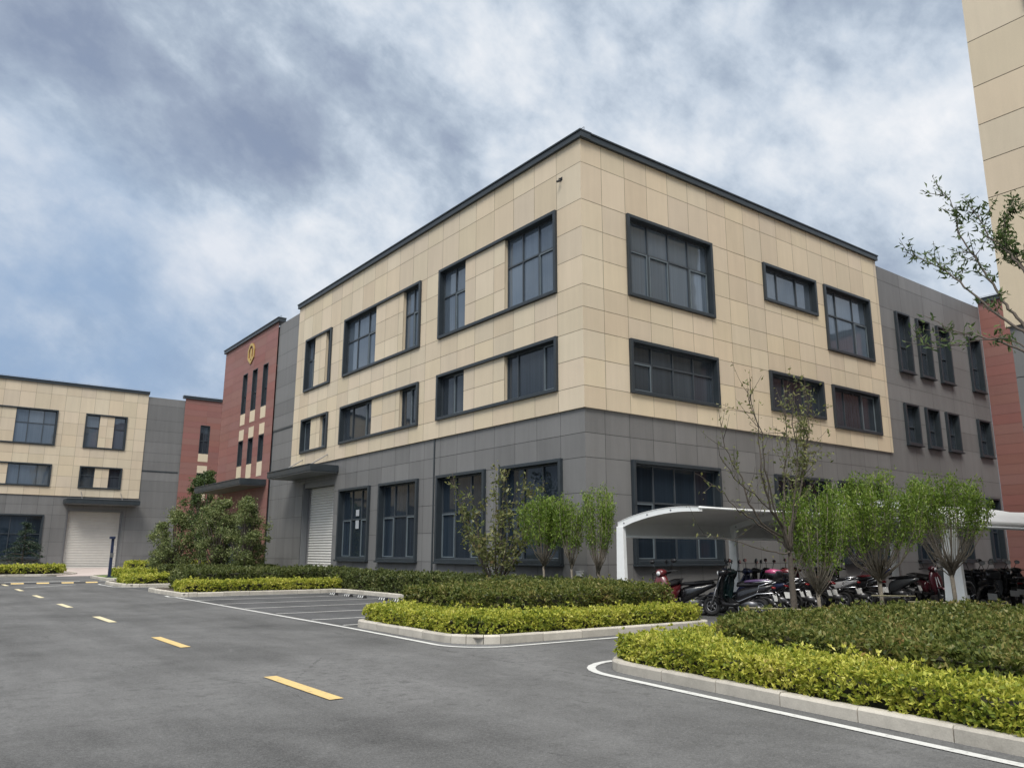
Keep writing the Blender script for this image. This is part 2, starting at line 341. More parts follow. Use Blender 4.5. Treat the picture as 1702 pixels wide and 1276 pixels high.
def leaves(name, mat, C, size, D=None, spread=1., parent=None, aspect=.5, szvar=.4):
    """one mesh of N separate leaf-sized folded faces; C centres, D preferred directions"""
    N = len(C)
    d = RNG.normal(size=(N, 3))*spread
    if D is not None: d += D
    d /= np.linalg.norm(d, axis=1, keepdims=True)+1e-9
    a = RNG.normal(size=(N, 3)); s_ = np.cross(d, a); s_ /= np.linalg.norm(s_, axis=1, keepdims=True)+1e-9
    nn = np.cross(s_, d)
    L = (size*(1+szvar*RNG.uniform(-1, 1, N)))[:, None]
    base = C - d*L*.5; tip = C + d*L*.5 - nn*L*.12; mid = C + nn*L*.08 - d*L*.05
    V = np.stack([base, mid+s_*L*aspect*.5, tip, mid-s_*L*aspect*.5], 1).reshape(-1, 3)
    if parent is not None: V = V - np.array(wloc(parent))
    me = bpy.data.meshes.new(name)
    me.vertices.add(4*N); me.vertices.foreach_set('co', V.astype(np.float32).ravel())
    me.loops.add(4*N); me.loops.foreach_set('vertex_index', np.arange(4*N, dtype=np.int32))
    me.polygons.add(N); me.polygons.foreach_set('loop_start', np.arange(0, 4*N, 4, dtype=np.int32)); me.polygons.foreach_set('loop_total', np.full(N, 4, np.int32))
    me.update(calc_edges=True); me.materials.append(mat)
    o = bpy.data.objects.new(name, me); COL.objects.link(o)
    if parent: o.parent = parent
    return o

# ------------------------------------------------------------------ ground and roads
m = MB(); m.face([(-2500,-2500,-.02), (2500,-2500,-.02), (2500,2500,-.02), (-2500,2500,-.02)]); structure('ground', m, M['ground'])
m = MB(); m.face([(-90,-70,0), (45,-70,0), (45,37.3,0), (-90,37.3,0)]); structure('road', m, M['asphalt'])
m = MB(); m.face([(-11.62,-4.95,.004), (-5.5,-4.95,.004), (-5.5,8.85,.004), (-11.62,8.85,.004)]); structure('parking_bay', m, M['asphalt_dark'])

def rounded(poly, rr):
    """polyline with arc corners"""
    out = [Vector((*poly[0], 0))]
    for i in range(1, len(poly)-1):
        A, B, Cc = (Vector((*p, 0)) for p in poly[i-1:i+2]); r = rr[i-1] if isinstance(rr, (list, tuple)) else rr
        d1 = (A-B).normalized(); d2 = (Cc-B).normalized(); ang = d1.angle(d2)
        if r <= 0 or abs(ang-math.pi) < .05: out.append(B); continue
        t = r/math.tan(ang/2); P = B+d1*t; Q = B+d2*t; cen = B+(d1+d2).normalized()*(r/math.sin(ang/2))
        a0 = P-cen; a1 = Q-cen; tot = a0.angle(a1); k = max(4, int(r*tot/.15))
        for j in range(k+1):
            f = j/k; v = (a0*math.sin((1-f)*tot)+a1*math.sin(f*tot))/math.sin(tot); out.append(cen+v)
    out.append(Vector((*poly[-1], 0))); return out
def offset(path, d):
    """shift a polyline sideways to its left by d"""
    out = []
    for i, p in enumerate(path):
        a = path[max(i-1, 0)]; b = path[min(i+1, len(path)-1)]; t = (b-a).normalized(); out.append(p+Vector((-t.y, t.x, 0))*d)
    return out
def resample(path, step):
    out = [path[0]]; need = step
    for a, b in zip(path, path[1:]):
        L = (b-a).length; pos = 0
        while L-pos >= need: pos += need; out.append(a+(b-a)*(pos/L)); need = step
        need -= L-pos
    return out
def kerb(path, stone=.95, h=.15, wd=.13):
    """stones laid along a path, each its own block with a worn top edge and a joint"""
    m = MB(); pts = resample(path, stone/6); n = len(pts); k = 0
    L, Rr = offset(pts, wd), pts
    while k < n-1:
        straight = True; e = min(k+6, n-1)
        d1 = (pts[min(k+1, n-1)]-pts[k]).normalized(); d2 = (pts[e]-pts[e-1]).normalized()
        if d1.dot(d2) < .97: e = min(k+2, n-1)
        seg = list(range(k, e+1)); hj = h+random.uniform(-.006, .006); i0 = len(m.v)
        for q in seg:
            t = (pts[min(q+1, n-1)]-pts[max(q-1, 0)]).normalized(); g = .006*(1 if q == k else -1 if q == e else 0)
            o_, i_ = Rr[q]+t*g, L[q]+t*g; c = (i_-o_)*.16
            m.v += [(o_.x,o_.y,-.02), (o_.x,o_.y,hj-.025), (o_.x+c.x,o_.y+c.y,hj), (i_.x,i_.y,hj), (i_.x,i_.y,-.02)]
        for q in range(len(seg)-1):
            for j in range(4):
                a = i0+q*5+j; m.f.append((a, a+1, a+6, a+5)); m.pv.append(.5)
        m.f.append(tuple(i0+j for j in range(5))); m.pv.append(.5); e0 = i0+(len(seg)-1)*5; m.f.append(tuple(e0+j for j in range(5))[::-1]); m.pv.append(.5)
        k = e
    return structure('kerb', m, M['kerb'])
def ribbon(name, path, wd, mat, z=.008, dash=None):
    m = MB(); A, B = offset(path, wd/2), offset(path, -wd/2)
    for i in range(len(path)-1): m.face([(A[i].x,A[i].y,z), (B[i].x,B[i].y,z), (B[i+1].x,B[i+1].y,z), (A[i+1].x,A[i+1].y,z)])
    return structure(name, m, mat)
def bed(poly, z=.11, mat='soil', name='planting_bed'):
    m = MB(); m.face([(p[0], p[1], z) for p in poly]); return structure(name, m, M[mat])

# island by the parking bays: one kerb runs lane -> front corner -> round the bays -> far end -> driveway
K1 = rounded([(-5.2,-6.2), (-5.2,-9.85), (-11.68,-9.75), (-11.62,-4.98), (-5.5,-4.98), (-5.5,8.85), (-11.62,8.85), (-11.62,14.5), (-3.6,14.5)], [.35, .95, .45, .3, .3, .5, 1.0])
kerb(K1[::-1]); 
bed([(-5.3,-9.7), (-11.4,-9.6), (-11.5,-5.1), (-5.4,-5.1), (-5.4,-3.2), (-3.0,-3.2), (-3.0,-6.3), (-5.3,-6.3)])
bed([(-5.42,-3.21), (-5.42,8.95), (-11.5,8.95), (-11.5,14.4), (-2.9,14.4), (-2.9,-3.21)], .108)
# near right island
K2 = rounded([(-3.,-12.85), (-11.62,-12.85), (-12.28,-18.65), (-13.1,-27)], [.8, 0])
kerb(K2, .95, .14, .13)
bed([(-2.4,-13.0), (-11.2,-13.0), (-11.9,-18.6), (-12.7,-27), (-2.4,-27)])
K3 = rounded([(-3.6,18.2), (-11.6,18.2), (-11.6,23.4), (-3.6,23.4)], [1.0, 1.0]); kerb(K3[::-1]); bed([(-3.,18.3), (-11.3,18.4), (-11.3,23.2), (-3.,23.2)])
K4 = rounded([(-3.6,27.), (-10.6,27.), (-10.4,35.4), (-3.6,35.4)], [1.2, 2.]); kerb(K4[::-1]); bed([(-3.,27.1), (-10.3,27.2), (-10.1,35.2), (-3.,35.2)], .11, 'grass', 'lawn')
# beds before the far left building
K5 = rounded([(-9.7,54.4), (-9.9,41.2), (-11.9,38.2), (-60,38.)], [3., .8]); kerb(K5[::-1]); bed([(-9.9,54.4), (-10.2,41.5), (-12.2,38.4), (-60,38.2), (-60,54.4)], .11, 'soil')
K6 = rounded([(40,38.4), (-7.6,38.4), (-4.2,54.4)], [1.2]); kerb(K6[::-1]); bed([(40,38.6), (-7.3,38.6), (-4.,54.4), (40,54.4)], .11, 'soil')
m = MB(); m.face([(-60,37.29,.002), (40,37.29,.002), (40,38.3,.01), (-60,38.3,.01)]); structure('gutter', m, M['asphalt'])
m = MB(); m.face([(-11.7,37.6,.014), (-7.7,37.6,.014), (-3.4,54.5,.25), (-10.2,54.5,.25)]); structure('driveway', m, M['apron'])
m = MB(); m.face([(-11.5,14.75,.006), (-2.9,14.75,.02), (-2.9,18.0,.02), (-11.5,18.0,.006)]); structure('driveway', m, M['asphalt_dark'])

# road paint
for k in range(-2, 8):
    m = MB()
    y0 = -13.05+6.0*k; x = -15.66-.004*k
    m.face([(x-.085,y0,.009), (x+.085,y0,.009), (x+.075,y0+2.02,.009), (x-.095,y0+2.02,.009)])
    structure('centre_line', m, M['paint_yellow' if k < 2 else 'paint_pale'])
P = rounded([(-6.6,-10.22), (-12.03,-10.12), (-11.86,-5.4), (-11.80,8.8), (-11.93,9.1), (-11.86,9.9)], [.95, 0, 0, 0]); ribbon('edge_line', P, .11, M['paint_white'])
ribbon('edge_line', offset(K2[1:], -.30), .12, M['paint_white'])
ribbon('edge_line', offset(K3[:-2], .28), .10, M['paint_white'])
ribbon('edge_line', offset(K4[1:14], .28), .10, M['paint_white'])
m = MB()
for y in (8.6, 6.45, 4.05, 1.7, -.72, -3.05, -4.78):
    m.face([(-11.7,y-.05,.010), (-5.9,y-.05,.010), (-5.9,y+.05,.010), (-11.7,y+.05,.010)])
structure('bay_line', m, M['paint_white'])
m = MB()
for (a, b) in (((-15.3,20.2), (-12.9,22.6)),): 
    m.face([(a[0],a[1],.009), (b[0],b[1],.009), (b[0]+.1,b[1]+.3,.009), (a[0]+.1,a[1]+.3,.009)])
m.face([(-15.4,27.6,.009), (-11.9,27.6,.009), (-11.9,27.9,.009), (-15.4,27.9,.009)])
structure('stop_line', m, M['paint_white'])
# speed bump across the lane
sb = thing('speed_bump', (-15.3, 25.2, 0), 'low black and yellow striped speed bump across the far end of the road', 'speed bump')
def bump(k0, name, mat):
    m = MB()
    for k in range(k0, 14, 2):
        x0 = -19.2+k*.55; sec = [(-.2, .0), (-.13, .035), (0, .05), (.13, .035), (.2, 0)]
        m = MB()
        for (a, za), (b, zb_) in zip(sec, sec[1:]): m.face([(x0,25.2+a,za+.006), (x0+.545,25.2+a,za+.006), (x0+.545,25.2+b,zb_+.006), (x0,25.2+b,zb_+.006)])
        m.build(name, mat, sb)
bump(0, 'black_segment', M['rubber']); bump(1, 'yellow_segment', M['paint_yellow'])

# ------------------------------------------------------------------ buildings
XL, YR, YB = -2.953, -3.242, 54.53
ZJ = [.55, 1.23, 2.35, 3.45, 4.57, 5.36]
ZJB = [6.87, 7.8, 8.74, 9.52, 10.30, 11.3, 12.33, 13.32, 14.68]
def facade(mb, O, U, N, u0, u1, z0, z1, uj, zj, opens=(), gap=.016, depth=.014, n=0.):
    """cladding panels with real open joints before a backing sheet, with openings left out"""
    uj = [u for u in uj if u0+.02 < u < u1-.02]; zj = [z for z in zj if z0+.02 < z < z1-.02]
    us = {u0, u1, *uj}; zs = {z0, z1, *zj}
    for a, b, c, d in opens:
        us |= {min(max(a, u0), u1), min(max(b, u0), u1)}; zs |= {min(max(c, z0), z1), min(max(d, z0), z1)}
    us = sorted(us); zs = sorted(zs)
    def p(u, z, k): return (O[0]+U[0]*u+N[0]*k, O[1]+U[1]*u+N[1]*k, z)
    flip = (U[0]*N[1]-U[1]*N[0]) > 0
    rv = {}
    for i in range(len(us)-1):
        for j in range(len(zs)-1):
            a, b, c, d = us[i], us[i+1], zs[j], zs[j+1]
            if b-a < 1e-5 or d-c < 1e-5: continue
            cu, cz = (a+b)/2, (c+d)/2
            if any(q[0] < cu < q[1] and q[2] < cz < q[3] for q in opens): continue
            key = (sum(1 for x in uj if x < cu), sum(1 for x in zj if x < cz))
            r = rv.setdefault(key, random.random())
            q = [p(a,c,n-depth), p(b,c,n-depth), p(b,d,n-depth), p(a,d,n-depth)]; mb.face(q[::-1] if flip else q, -1.)
            g = gap/2; a2 = a+g*(a in uj); b2 = b-g*(b in uj); c2 = c+g*(c in zj); d2 = d-g*(d in zj)
            if b2-a2 < .004 or d2-c2 < .004: continue
            q = [p(a2,c2,n), p(b2,c2,n), p(b2,d2,n), p(a2,d2,n)]; mb.face(q[::-1] if flip else q, r)
def wall(parent, mat, *a, label=None, extra=None, **kw):
    mb = MB(); facade(mb, *a, **kw)
    if extra: extra(mb)
    o = mb.build('wall', mat, parent, pv=True)
    if label: o['label'] = label
    return o
def window(parent, O, U, N, u0, u1, z0, z1, cols, transom=None, infill=None, gl='glass', t=.12, proud=.10, rec=.30, barm='alu_bar', infmat='beige', sill=False, uj=(), zj=(), casement=(), curtain=None):
    """surround box, recessed glazing bars, panes; cols are bar positions as fractions of each glazed run"""
    m = MB()
    m.ubox(O,U,N, u0,u0+t, z0,z1, -rec,proud); m.ubox(O,U,N, u1-t,u1, z0,z1, -rec,proud)
    m.ubox(O,U,N, u0+t,u1-t, z1-t,z1, -rec,proud-.002); m.ubox(O,U,N, u0+t,u1-t, z0,z0+t, -rec,proud-.002)
    if sill: m.ubox(O,U,N, u0-.03,u1+.03, z0-.07,z0-.002, -.05,proud+.07)
    m.face([(O[0]+U[0]*a+N[0]*-rec, O[1]+U[1]*a+N[1]*-rec, b) for a, b in ((u0,z0), (u1,z0), (u1,z1), (u0,z1))])
    w_ = m.build('window', M['alu'], parent, bevel=.012)
    runs = [(u0+t, u1-t)]
    if infill:
        a, b = infill; runs = [(u0+t, a), (b, u1-t)]
        m = MB(); facade(m, O,U,N, a,b, z0+t,z1-t, list(uj), list(zj), n=.0)
        m.ubox(O,U,N, a,b, z0+t+.001,z1-t-.001, -rec+.01,-.016, pv=.5)
        m.build('infill_panel', M[infmat], w_, pv=True)
    zb, zt = z0+t, z1-t
    for k, (a, b) in enumerate(runs):
        mb, mp = MB(), MB()
        cs = cols[k] if infill else cols
        us = [a]+[a+(b-a)*c for c in cs]+[b]; f = .045
        zsn = [zb, zt] if transom is None else [zb, zb+(zt-zb)*transom, zt]
        mb.ubox(O,U,N, a,b, zt-f,zt, -.21,-.14); mb.ubox(O,U,N, a,b, zb,zb+f, -.21,-.14)
        for i, u in enumerate(us):
            h = f if 0 < i < len(us)-1 else f
            lo, hi = (u, u+f) if i == 0 else (u-f, u) if i == len(us)-1 else (u-f/2-.005, u+f/2+.005)
            mb.ubox(O,U,N, lo,hi, zb+f,zt-f, -.21,-.138)
        if transom is not None:
            for i in range(len(us)-1): mb.ubox(O,U,N, us[i]+f,us[i+1]-f, zsn[1]-.03,zsn[1]+.03, -.21,-.136)
        for i in casement:                       # opening sashes: a second, paler frame set inside the bay
            if i < len(us)-1:
                a2, b2, c2, d2 = us[i]+.055, us[i+1]-.055, zb+.05, (zsn[1]-.035 if transom else zt-.05)
                mc = MB()
                for q in ((a2,a2+.035,c2,d2), (b2-.035,b2,c2,d2), (a2+.035,b2-.035,c2,c2+.035), (a2+.035,b2-.035,d2-.035,d2)): mc.ubox(O,U,N, *q, -.17,-.125)
                mc.build('opening_sash', M['bar_light'], w_)
        for i in range(len(us)-1):
            for j in range(len(zsn)-1):
                tu, tz = random.uniform(-.006, .006), random.uniform(-.006, .006)
                pts = []
                for u, z, k_ in ((us[i],zsn[j],-tu-tz), (us[i+1],zsn[j],tu-tz), (us[i+1],zsn[j+1],tu+tz), (us[i],zsn[j+1],tz-tu)):
                    n_ = -.185+k_; pts.append((O[0]+U[0]*u+N[0]*n_, O[1]+U[1]*u+N[1]*n_, z))
                mp.face(pts if (U[0]*N[1]-U[1]*N[0]) < 0 else pts[::-1])
        mb.build('glazing_bars', M[barm], w_)
        mp.build('pane', M[gl], w_)
    return w_
def hole(u0, u1, z0, z1): return (u0+.03, u1-.03, z0+.03, z1-.03)

def shutter(parent, O, U, N, u0, u1, z0, z1, rec=.45, mat='shutter'):
    m = MB(); h = .135; k = 0; z = z0
    while z < z1-.01:
        zt = min(z+h, z1)
        def p(u, n, zz): return (O[0]+U[0]*u+N[0]*n, O[1]+U[1]*u+N[1]*n, zz)
        m.face([p(u0,-rec,z), p(u1,-rec,z), p(u1,-rec+.06,z+.025), p(u0,-rec+.06,z+.025)]); m.face([p(u0,-rec+.06,z+.025), p(u1,-rec+.06,z+.025), p(u1,-rec+.02,zt-.02), p(u0,-rec+.02,zt-.02)])
        m.face([p(u0,-rec+.02,zt-.02), p(u1,-rec+.02,zt-.02), p(u1,-rec,zt), p(u0,-rec,zt)]); z = zt
    o = m.build('shutter_door', M[mat], parent)
    for a in (u0-.12, u1):
        m = MB(); m.ubox(O,U,N, a,a+.12, z0,z1, -rec-.05,-rec+.12); m.build('guide_rail', M['steel'], o)
    m = MB()   # reveal
    m.ubox(O,U,N, u0-.22,u0-.12, z0,z1+.3, -rec-.1,-.02); m.ubox(O,U,N, u1+.12,u1+.22, z0,z1+.3, -rec-.1,-.02); m.ubox(O,U,N, u0-.12,u1+.12, z1,z1+.3, -rec-.1,-.06)
    m.build('door_reveal', M['dark' if False else 'soffit'], o)
    return o
def door_canopy(parent, O, U, N, u0, u1, z0, z1, out, rods=()):
    m = MB(); m.ubox(O,U,N, u0,u1, z0+.10,z1, 0.,out); m.ubox(O,U,N, u0+.04,u1-.04, z1,z1+.05, 0.,out+.03)
    o = m.build('door_canopy', M['coping'], parent, bevel=.01)
    m = MB(); m.ubox(O,U,N, u0+.05,u1-.05, z0+.04,z0+.10, .02,out-.05); m.build('soffit', M['soffit'], o)
    m = MB()
    for u in rods: m.tube([(O[0]+U[0]*u+N[0]*.02, O[1]+U[1]*u+N[1]*.02, z1+.75), (O[0]+U[0]*u+N[0]*out*.75, O[1]+U[1]*u+N[1]*out*.75, z1+.04)], .025, 6)
    if rods: m.build('tie_rod', M['steel'], o)
    return o
def coping(parent, segs, zt, h=.26, o=.16, inn=.35):
    """segs: (O,U,N,u0,u1)"""
    m = MB()
    for O, U, N, u0, u1 in segs:
        m.ubox(O,U,N, u0,u1, zt-h,zt-.05, -inn,o-.04); m.ubox(O,U,N, u0-.02,u1+.02, zt-.05,zt, -inn-.03,o)
    c = m.build('roof_coping', M['coping'], parent)
    m = MB()
    for O, U, N, u0, u1 in segs:
        a = Vector((O[0]+U[0]*u0-N[0]*.05, O[1]+U[1]*u0-N[1]*.05, zt+.12)); b = Vector((O[0]+U[0]*u1-N[0]*.05, O[1]+U[1]*u1-N[1]*.05, zt+.12))
        m.tube([a, b], .010, 5)
        k = int((b-a).length/1.0)
        for i in range(k+1):
            q = a+(b-a)*(i/max(k, 1)); m.tube([q-Vector((0,0,.13)), q], .012, 5)
    m.build('lightning_conductor', M['steel'], c)
    return c
def roofslab(parent, x0, y0, x1, y1, z):
    m = MB(); m.face([(x0,y0,z), (x1,y0,z), (x1,y1,z), (x0,y1,z)]); return m.build('roof', M['roof'], parent)

# ---- main building
mainb = thing('office_building', (XL, YR, 0), 'three storey corner building with beige upper floors over a grey base', 'building')
LU, LN = (0, 1), (-1, 0); RU, RN = (1, 0), (0, -1); OB = (XL, YR)
GL = .08                                     # the grey base sits this far behind the beige
OGL = (XL+GL, YR); OGR = (XL, YR+GL)
ujL = [1.28+1.253*k for k in range(-1, 40)]; ujL[0] = -5
ujR = [.96+1.13*k for k in range(0, 40)]
ln = 21.37-YR; rn = 16.30-XL                 # lengths of the beige faces
Lw = [  # u0,u1,z0,z1, infill, cols, transom
 (1.28, 8.97, 10.31, 13.35, (4.33, 7.02), ([.36, .68], [.5]), .60, 'glass'), (1.28, 8.98, 6.86, 8.77, (4.33, 7.03), ([.28, .78], [.5]), None, 'glass_mid'),
 (10.50, 18.22, 10.31, 13.35, (12.10, 14.78), ([.5], [.3, .66]), .60, 'glass'), (10.49, 18.26, 6.86, 8.77, (12.20, 14.90), ([.5], [.25, .7]), None, 'glass_mid'),
 (19.79, 23.26, 10.31, 13.35, (20.58, 22.04), ([.5], [.5]), .60, 'glass'), (19.79, 23.28, 6.86, 8.77, (20.82, 22.07), ([], []), None, 'glass_mid')]
Rw = [(2.11, 6.74, 10.31, 13.34, [.25, .5, .75], .60, 'glass', (0, 1, 3)), (2.10, 6.76, 6.86, 8.77, [.25, .5, .75], .62, 'glass_mid', (0,)),
      (9.98, 13.79, 11.70, 13.34, [.29, .68], None, 'glass', ()), (9.96, 13.77, 7.12, 8.77, [.29, .68], None, 'glass_mid', ()),
      (14.41, 18.26, 10.31, 13.34, [.29, .68], .58, 'glass', (2,)), (14.44, 18.30, 6.86, 8.77, [.29, .68], None, 'glass_mid', (2,))]
def beige_ret_L(mb): mb.ubox(OB,LU,LN, ln-.001,ln, 6.156,15.6, -GL-.3,-.015); mb.ubox(OB,LU,LN, .01,ln-.01, 6.157,6.165, -GL-.02,-.015)
def beige_ret_R(mb): mb.ubox(OB,RU,RN, rn-.001,rn, 6.156,15.6, -GL-.3,-.015); mb.ubox(OB,RU,RN, .01,rn-.01, 6.157,6.165, -GL-.02,-.015)
wall(mainb, M['beige'], OB,LU,LN, 0,ln, 6.156,15.60, ujL, ZJB, [hole(*q[:4]) for q in Lw], extra=beige_ret_L, label='beige panelled upper wall on the road side')
wall(mainb, M['beige'], OB,RU,RN, 0,rn, 6.156,15.60, ujR, ZJB, [hole(*q[:4]) for q in Rw], extra=beige_ret_R, label='beige panelled upper wall on the shelter side')
for q in Lw: window(mainb, OB,LU,LN, *q[:4], q[5], q[6], q[4], q[7], uj=ujL, zj=ZJB, casement=(0,))
for q in Rw: window(mainb, OB,RU,RN, *q[:4], q[4], q[5], None, q[6], casement=q[7])
GW = [(1.19, 4.60), (5.54, 8.92), (10.42, 13.86), (14.80, 18.05)]
SH = (18.95, 22.62, .02, 4.95)
wall(mainb, M['grey'], OGL,LU,LN, GL,24.72-YR, 0,6.158, ujL, ZJ, [hole(a, b, 1.23, 4.62) for a, b in GW]+[(SH[0]-.2, SH[1]+.2, -1, 5.2)], label='grey stone clad ground floor on the road side')
for k, (a, b) in enumerate(GW): window(mainb, OGL,LU,LN, a,b, 1.23,4.62, [.34, .68], .56, None, 'glass_low', proud=.13, sill=True, casement=(0, 2))
shutter(mainb, OGL,LU,LN, *SH)
door_canopy(mainb, OGL,LU,LN, 18.38,24.25, 5.42,5.80, 1.52, (19.6, 22.9))
GR = [(2.10, 6.62, 1.23, 4.62, [.25, .5, .75], .60), (9.96, 13.77, 2.6, 4.62, [.3, .68], None), (14.44, 18.20, 1.23, 4.62, [.3, .68], .6)]
EXW = [(20.72, 22.06), (22.80, 24.14), (24.93, 26.28), (28.53, 29.98)]
gex = 27.62-XL
wall(mainb, M['grey'], OGR,RU,RN, GL,rn, 0,6.158, ujR, ZJ, [hole(*q[:4]) for q in GR], label='grey stone clad ground floor on the shelter side')
for q in GR: window(mainb, OGR,RU,RN, *q[:4], q[4], q[5], None, 'glass_low', proud=.13, sill=True, casement=(0, len(q[4])))
wall(mainb, M['grey'], OGR,RU,RN, rn,gex, 0,15.37, [rn+2.3*k for k in range(8)], ZJ+ZJB, [hole(a, b, c, d) for a, b in EXW for c, d in ((1.23,4.5), (6.70,8.70), (10.27,13.30))], label='grey stair block wall with slit windows')
for a, b in EXW:
    for c, d, g in ((1.23, 4.5, 'glass_low'), (6.70, 8.70, 'glass_mid'), (10.27, 13.30, 'glass_mid')): window(mainb, OGR,RU,RN, a,b, c,d, [.5], .45, None, g, t=.10, proud=.14, sill=True)
# grey link and red end block on the road side
g0, g1, r1 = ln, 24.72-YR, 35.0-YR
wall(mainb, M['grey'], OGL,LU,LN, g0,g1, 6.158,15.37, [], ZJB, label='grey link wall between the beige and red blocks')
m = MB(); m.ubox(OGL,LU,LN, g0,g1-.02, 8.62,8.70, -.02,.03); m.ubox(OGL,LU,LN, g1-.09,g1-.02, 0,8.62, -.02,.03); m.build('drip_moulding', M['coping'], mainb)
OR = (XL, YR); rz = [.55*k+.3 for k in range(28)]
redw = [(29.30, 30.20), (31.22, 32.15), (33.12, 34.02)]
def slit(parent, O, U, N, a, b, z0, z1, gl): window(parent, O,U,N, a,b, z0,z1, [.45], .45 if z1-z0 > 2.2 else None, None, gl, t=.05, proud=.02, rec=.2)
ropen = [hole(a, b, c, d) for a, b in redw for c, d in ((10.52,13.25), (7.05,8.72))]
wall(mainb, M['red'], OR,LU,LN, g1,r1, 0,15.62, [g1+2.06*k for k in range(6)], rz, ropen+[(31.0-.6, 35.2, -1, 3.6)], gap=.012, label='red tiled end block with slit windows')
for a, b in redw:
    slit(mainb, OR,LU,LN, a,b, 10.52,13.25, 'glass_mid'); slit(mainb, OR,LU,LN, a,b, 7.05,8.72, 'glass_mid')
    for c, d in ((9.77, 10.50), (8.75, 9.44), (6.15, 7.03)):
        m = MB(); m.ubox(OR,LU,LN, a,b, c,d, -.01,.012, pv=random.random()); m.build('cream_panel', M['cream'], mainb, pv=True)
window(mainb, OR,LU,LN, 30.4,35.2, .0,3.6, [.25, .5, .75], .7, None, 'glass_low', t=.08, proud=.02)
door_canopy(mainb, OR,LU,LN, 28.32,37.6, 5.40,5.80, 1.6)
m = MB(); m.ubox(OR,RU,(0,1), 0,14, 0,15.62, r1-.02,r1); m.build('wall', M['red'], mainb, pv=True)
coping(mainb, [(OB,LU,LN,-.16,ln+.05), (OB,RU,RN,.36,rn+.05)], 15.80)
coping(mainb, [(OR,LU,LN,g1-.25,r1+.15)], 15.82)
roofslab(mainb, XL+.1, YR+.1, 27.5, r1+YR-.05, 15.3)
m = MB(); m.ubox(OGL,LU,LN, 9.18,9.26, 0.,6.15, .0,.035); m.build('expansion_joint', M['coping'], mainb)
# gilded emblem high on the red block: an upright shield with a ring and bar
em = MB()
def flat(mb, pts, n0, n1):
    def p(u, z, n): return (OR[0]+LN[0]*n, OR[1]+u, z)
    k = len(pts); i0 = len(mb.v); mb.v += [p(u, z, n1) for u, z in pts]+[p(u, z, n0) for u, z in pts]
    mb.f.append(tuple(i0+j for j in range(k))); mb.pv.append(.5)
    for j in range(k): mb.f.append((i0+j, i0+(j+1) % k, i0+k+(j+1) % k, i0+k+j)); mb.pv.append(.5)
ec = 32.68; 
shield = [(-.62, 15.0-.25), (-.30, 15.12), (0, 15.2), (.30, 15.12), (.62, 14.75), (.58, 14.15), (0, 13.75), (-.58, 14.15)]
cz = 14.5
for j in range(8):
    a, b = shield[j], shield[(j+1) % 8]; sc = .74
    ia, ib = (a[0]*sc, cz+(a[1]-cz)*sc), (b[0]*sc, cz+(b[1]-cz)*sc)
    flat(em, [(ec+a[0],a[1]), (ec+b[0],b[1]), (ec+ib[0],ib[1]), (ec+ia[0],ia[1])], .01, .07)
flat(em, [(ec-.13,14.15), (ec+.13,14.15), (ec+.13,14.8), (ec-.13,14.8)], .01, .06); flat(em, [(ec-.3,14.1), (ec+.3,14.1), (ec+.3,14.22), (ec-.3,14.22)], .01, .05)
em.build('emblem', M['gold'], mainb)

# ---- red wing closing the yard behind the shelters
wing = thing('red_wing', (27.58, -3.3, 0), 'dark red wall of the wing closing the passage at the far right', 'building')
OW = (27.58, YR+.06); WU, WN = (0, -1), (-1, 0)
wall(wing, M['red'], OW,WU,WN, 0,22, 0,15.62, [2.2*k for k in range(11)], rz, gap=.012)
coping(wing, [(OW,WU,WN,0,22)], 15.85)
m = MB(); m.face([(27.7,YR,15.3), (40,YR,15.3), (40,-25,15.3), (27.7,-25,15.3)]); m.build('roof', M['roof'], wing)

# ---- tower at the right edge
XT, YT = -2.40, -15.33
tower = thing('office_tower', (XT, YT, 0), 'tall beige and grey building cut off by the right edge of the photo', 'building')
OT = (XT, YT); TU, TN = (0, -1), (-1, 0)
tj = [8.93, 9.78, 10.62, 11.52, 12.62, 13.75, 14.9, 16.0, 17.1, 18.2]
tw = [(1.2, 4.6, 12.85, 15.4), (1.2, 4.6, 17.2, 19.4)]
wall(tower, M['beige'], OT,TU,TN, 0,16, 6.10,21.5, [4.7, 8.4, 12], tj, [hole(*q) for q in tw], label='beige upper wall of the tower')
for q in tw: window(tower, OT,TU,TN, *q, [.5], .6, None, 'glass')
wall(tower, M['grey'], (XT+.06,YT),TU,TN, 0.06,16, 0,6.10, [4.7, 8.4], [.6, 1.3, 2.35, 3.45, 4.05, 5.05], label='grey lower wall of the tower')
NU, NN = (1, 0), (0, 1)
wall(tower, M['beige'], OT,NU,NN, 0,20, 6.10,21.5, [1.2*k for k in range(1, 17)], tj, label='beige side wall of the tower')
wall(tower, M['grey'], (XT,YT-.06),NU,NN, .06,20, 0,6.10, [1.2*k for k in range(1, 17)], ZJ, label='grey side wall base of the tower')
coping(tower, [(OT,TU,TN,-.15,16), (OT,NU,NN,.4,20)], 21.75)
roofslab(tower, XT+.1, YT-16, XT+20, YT-.1, 21.2)

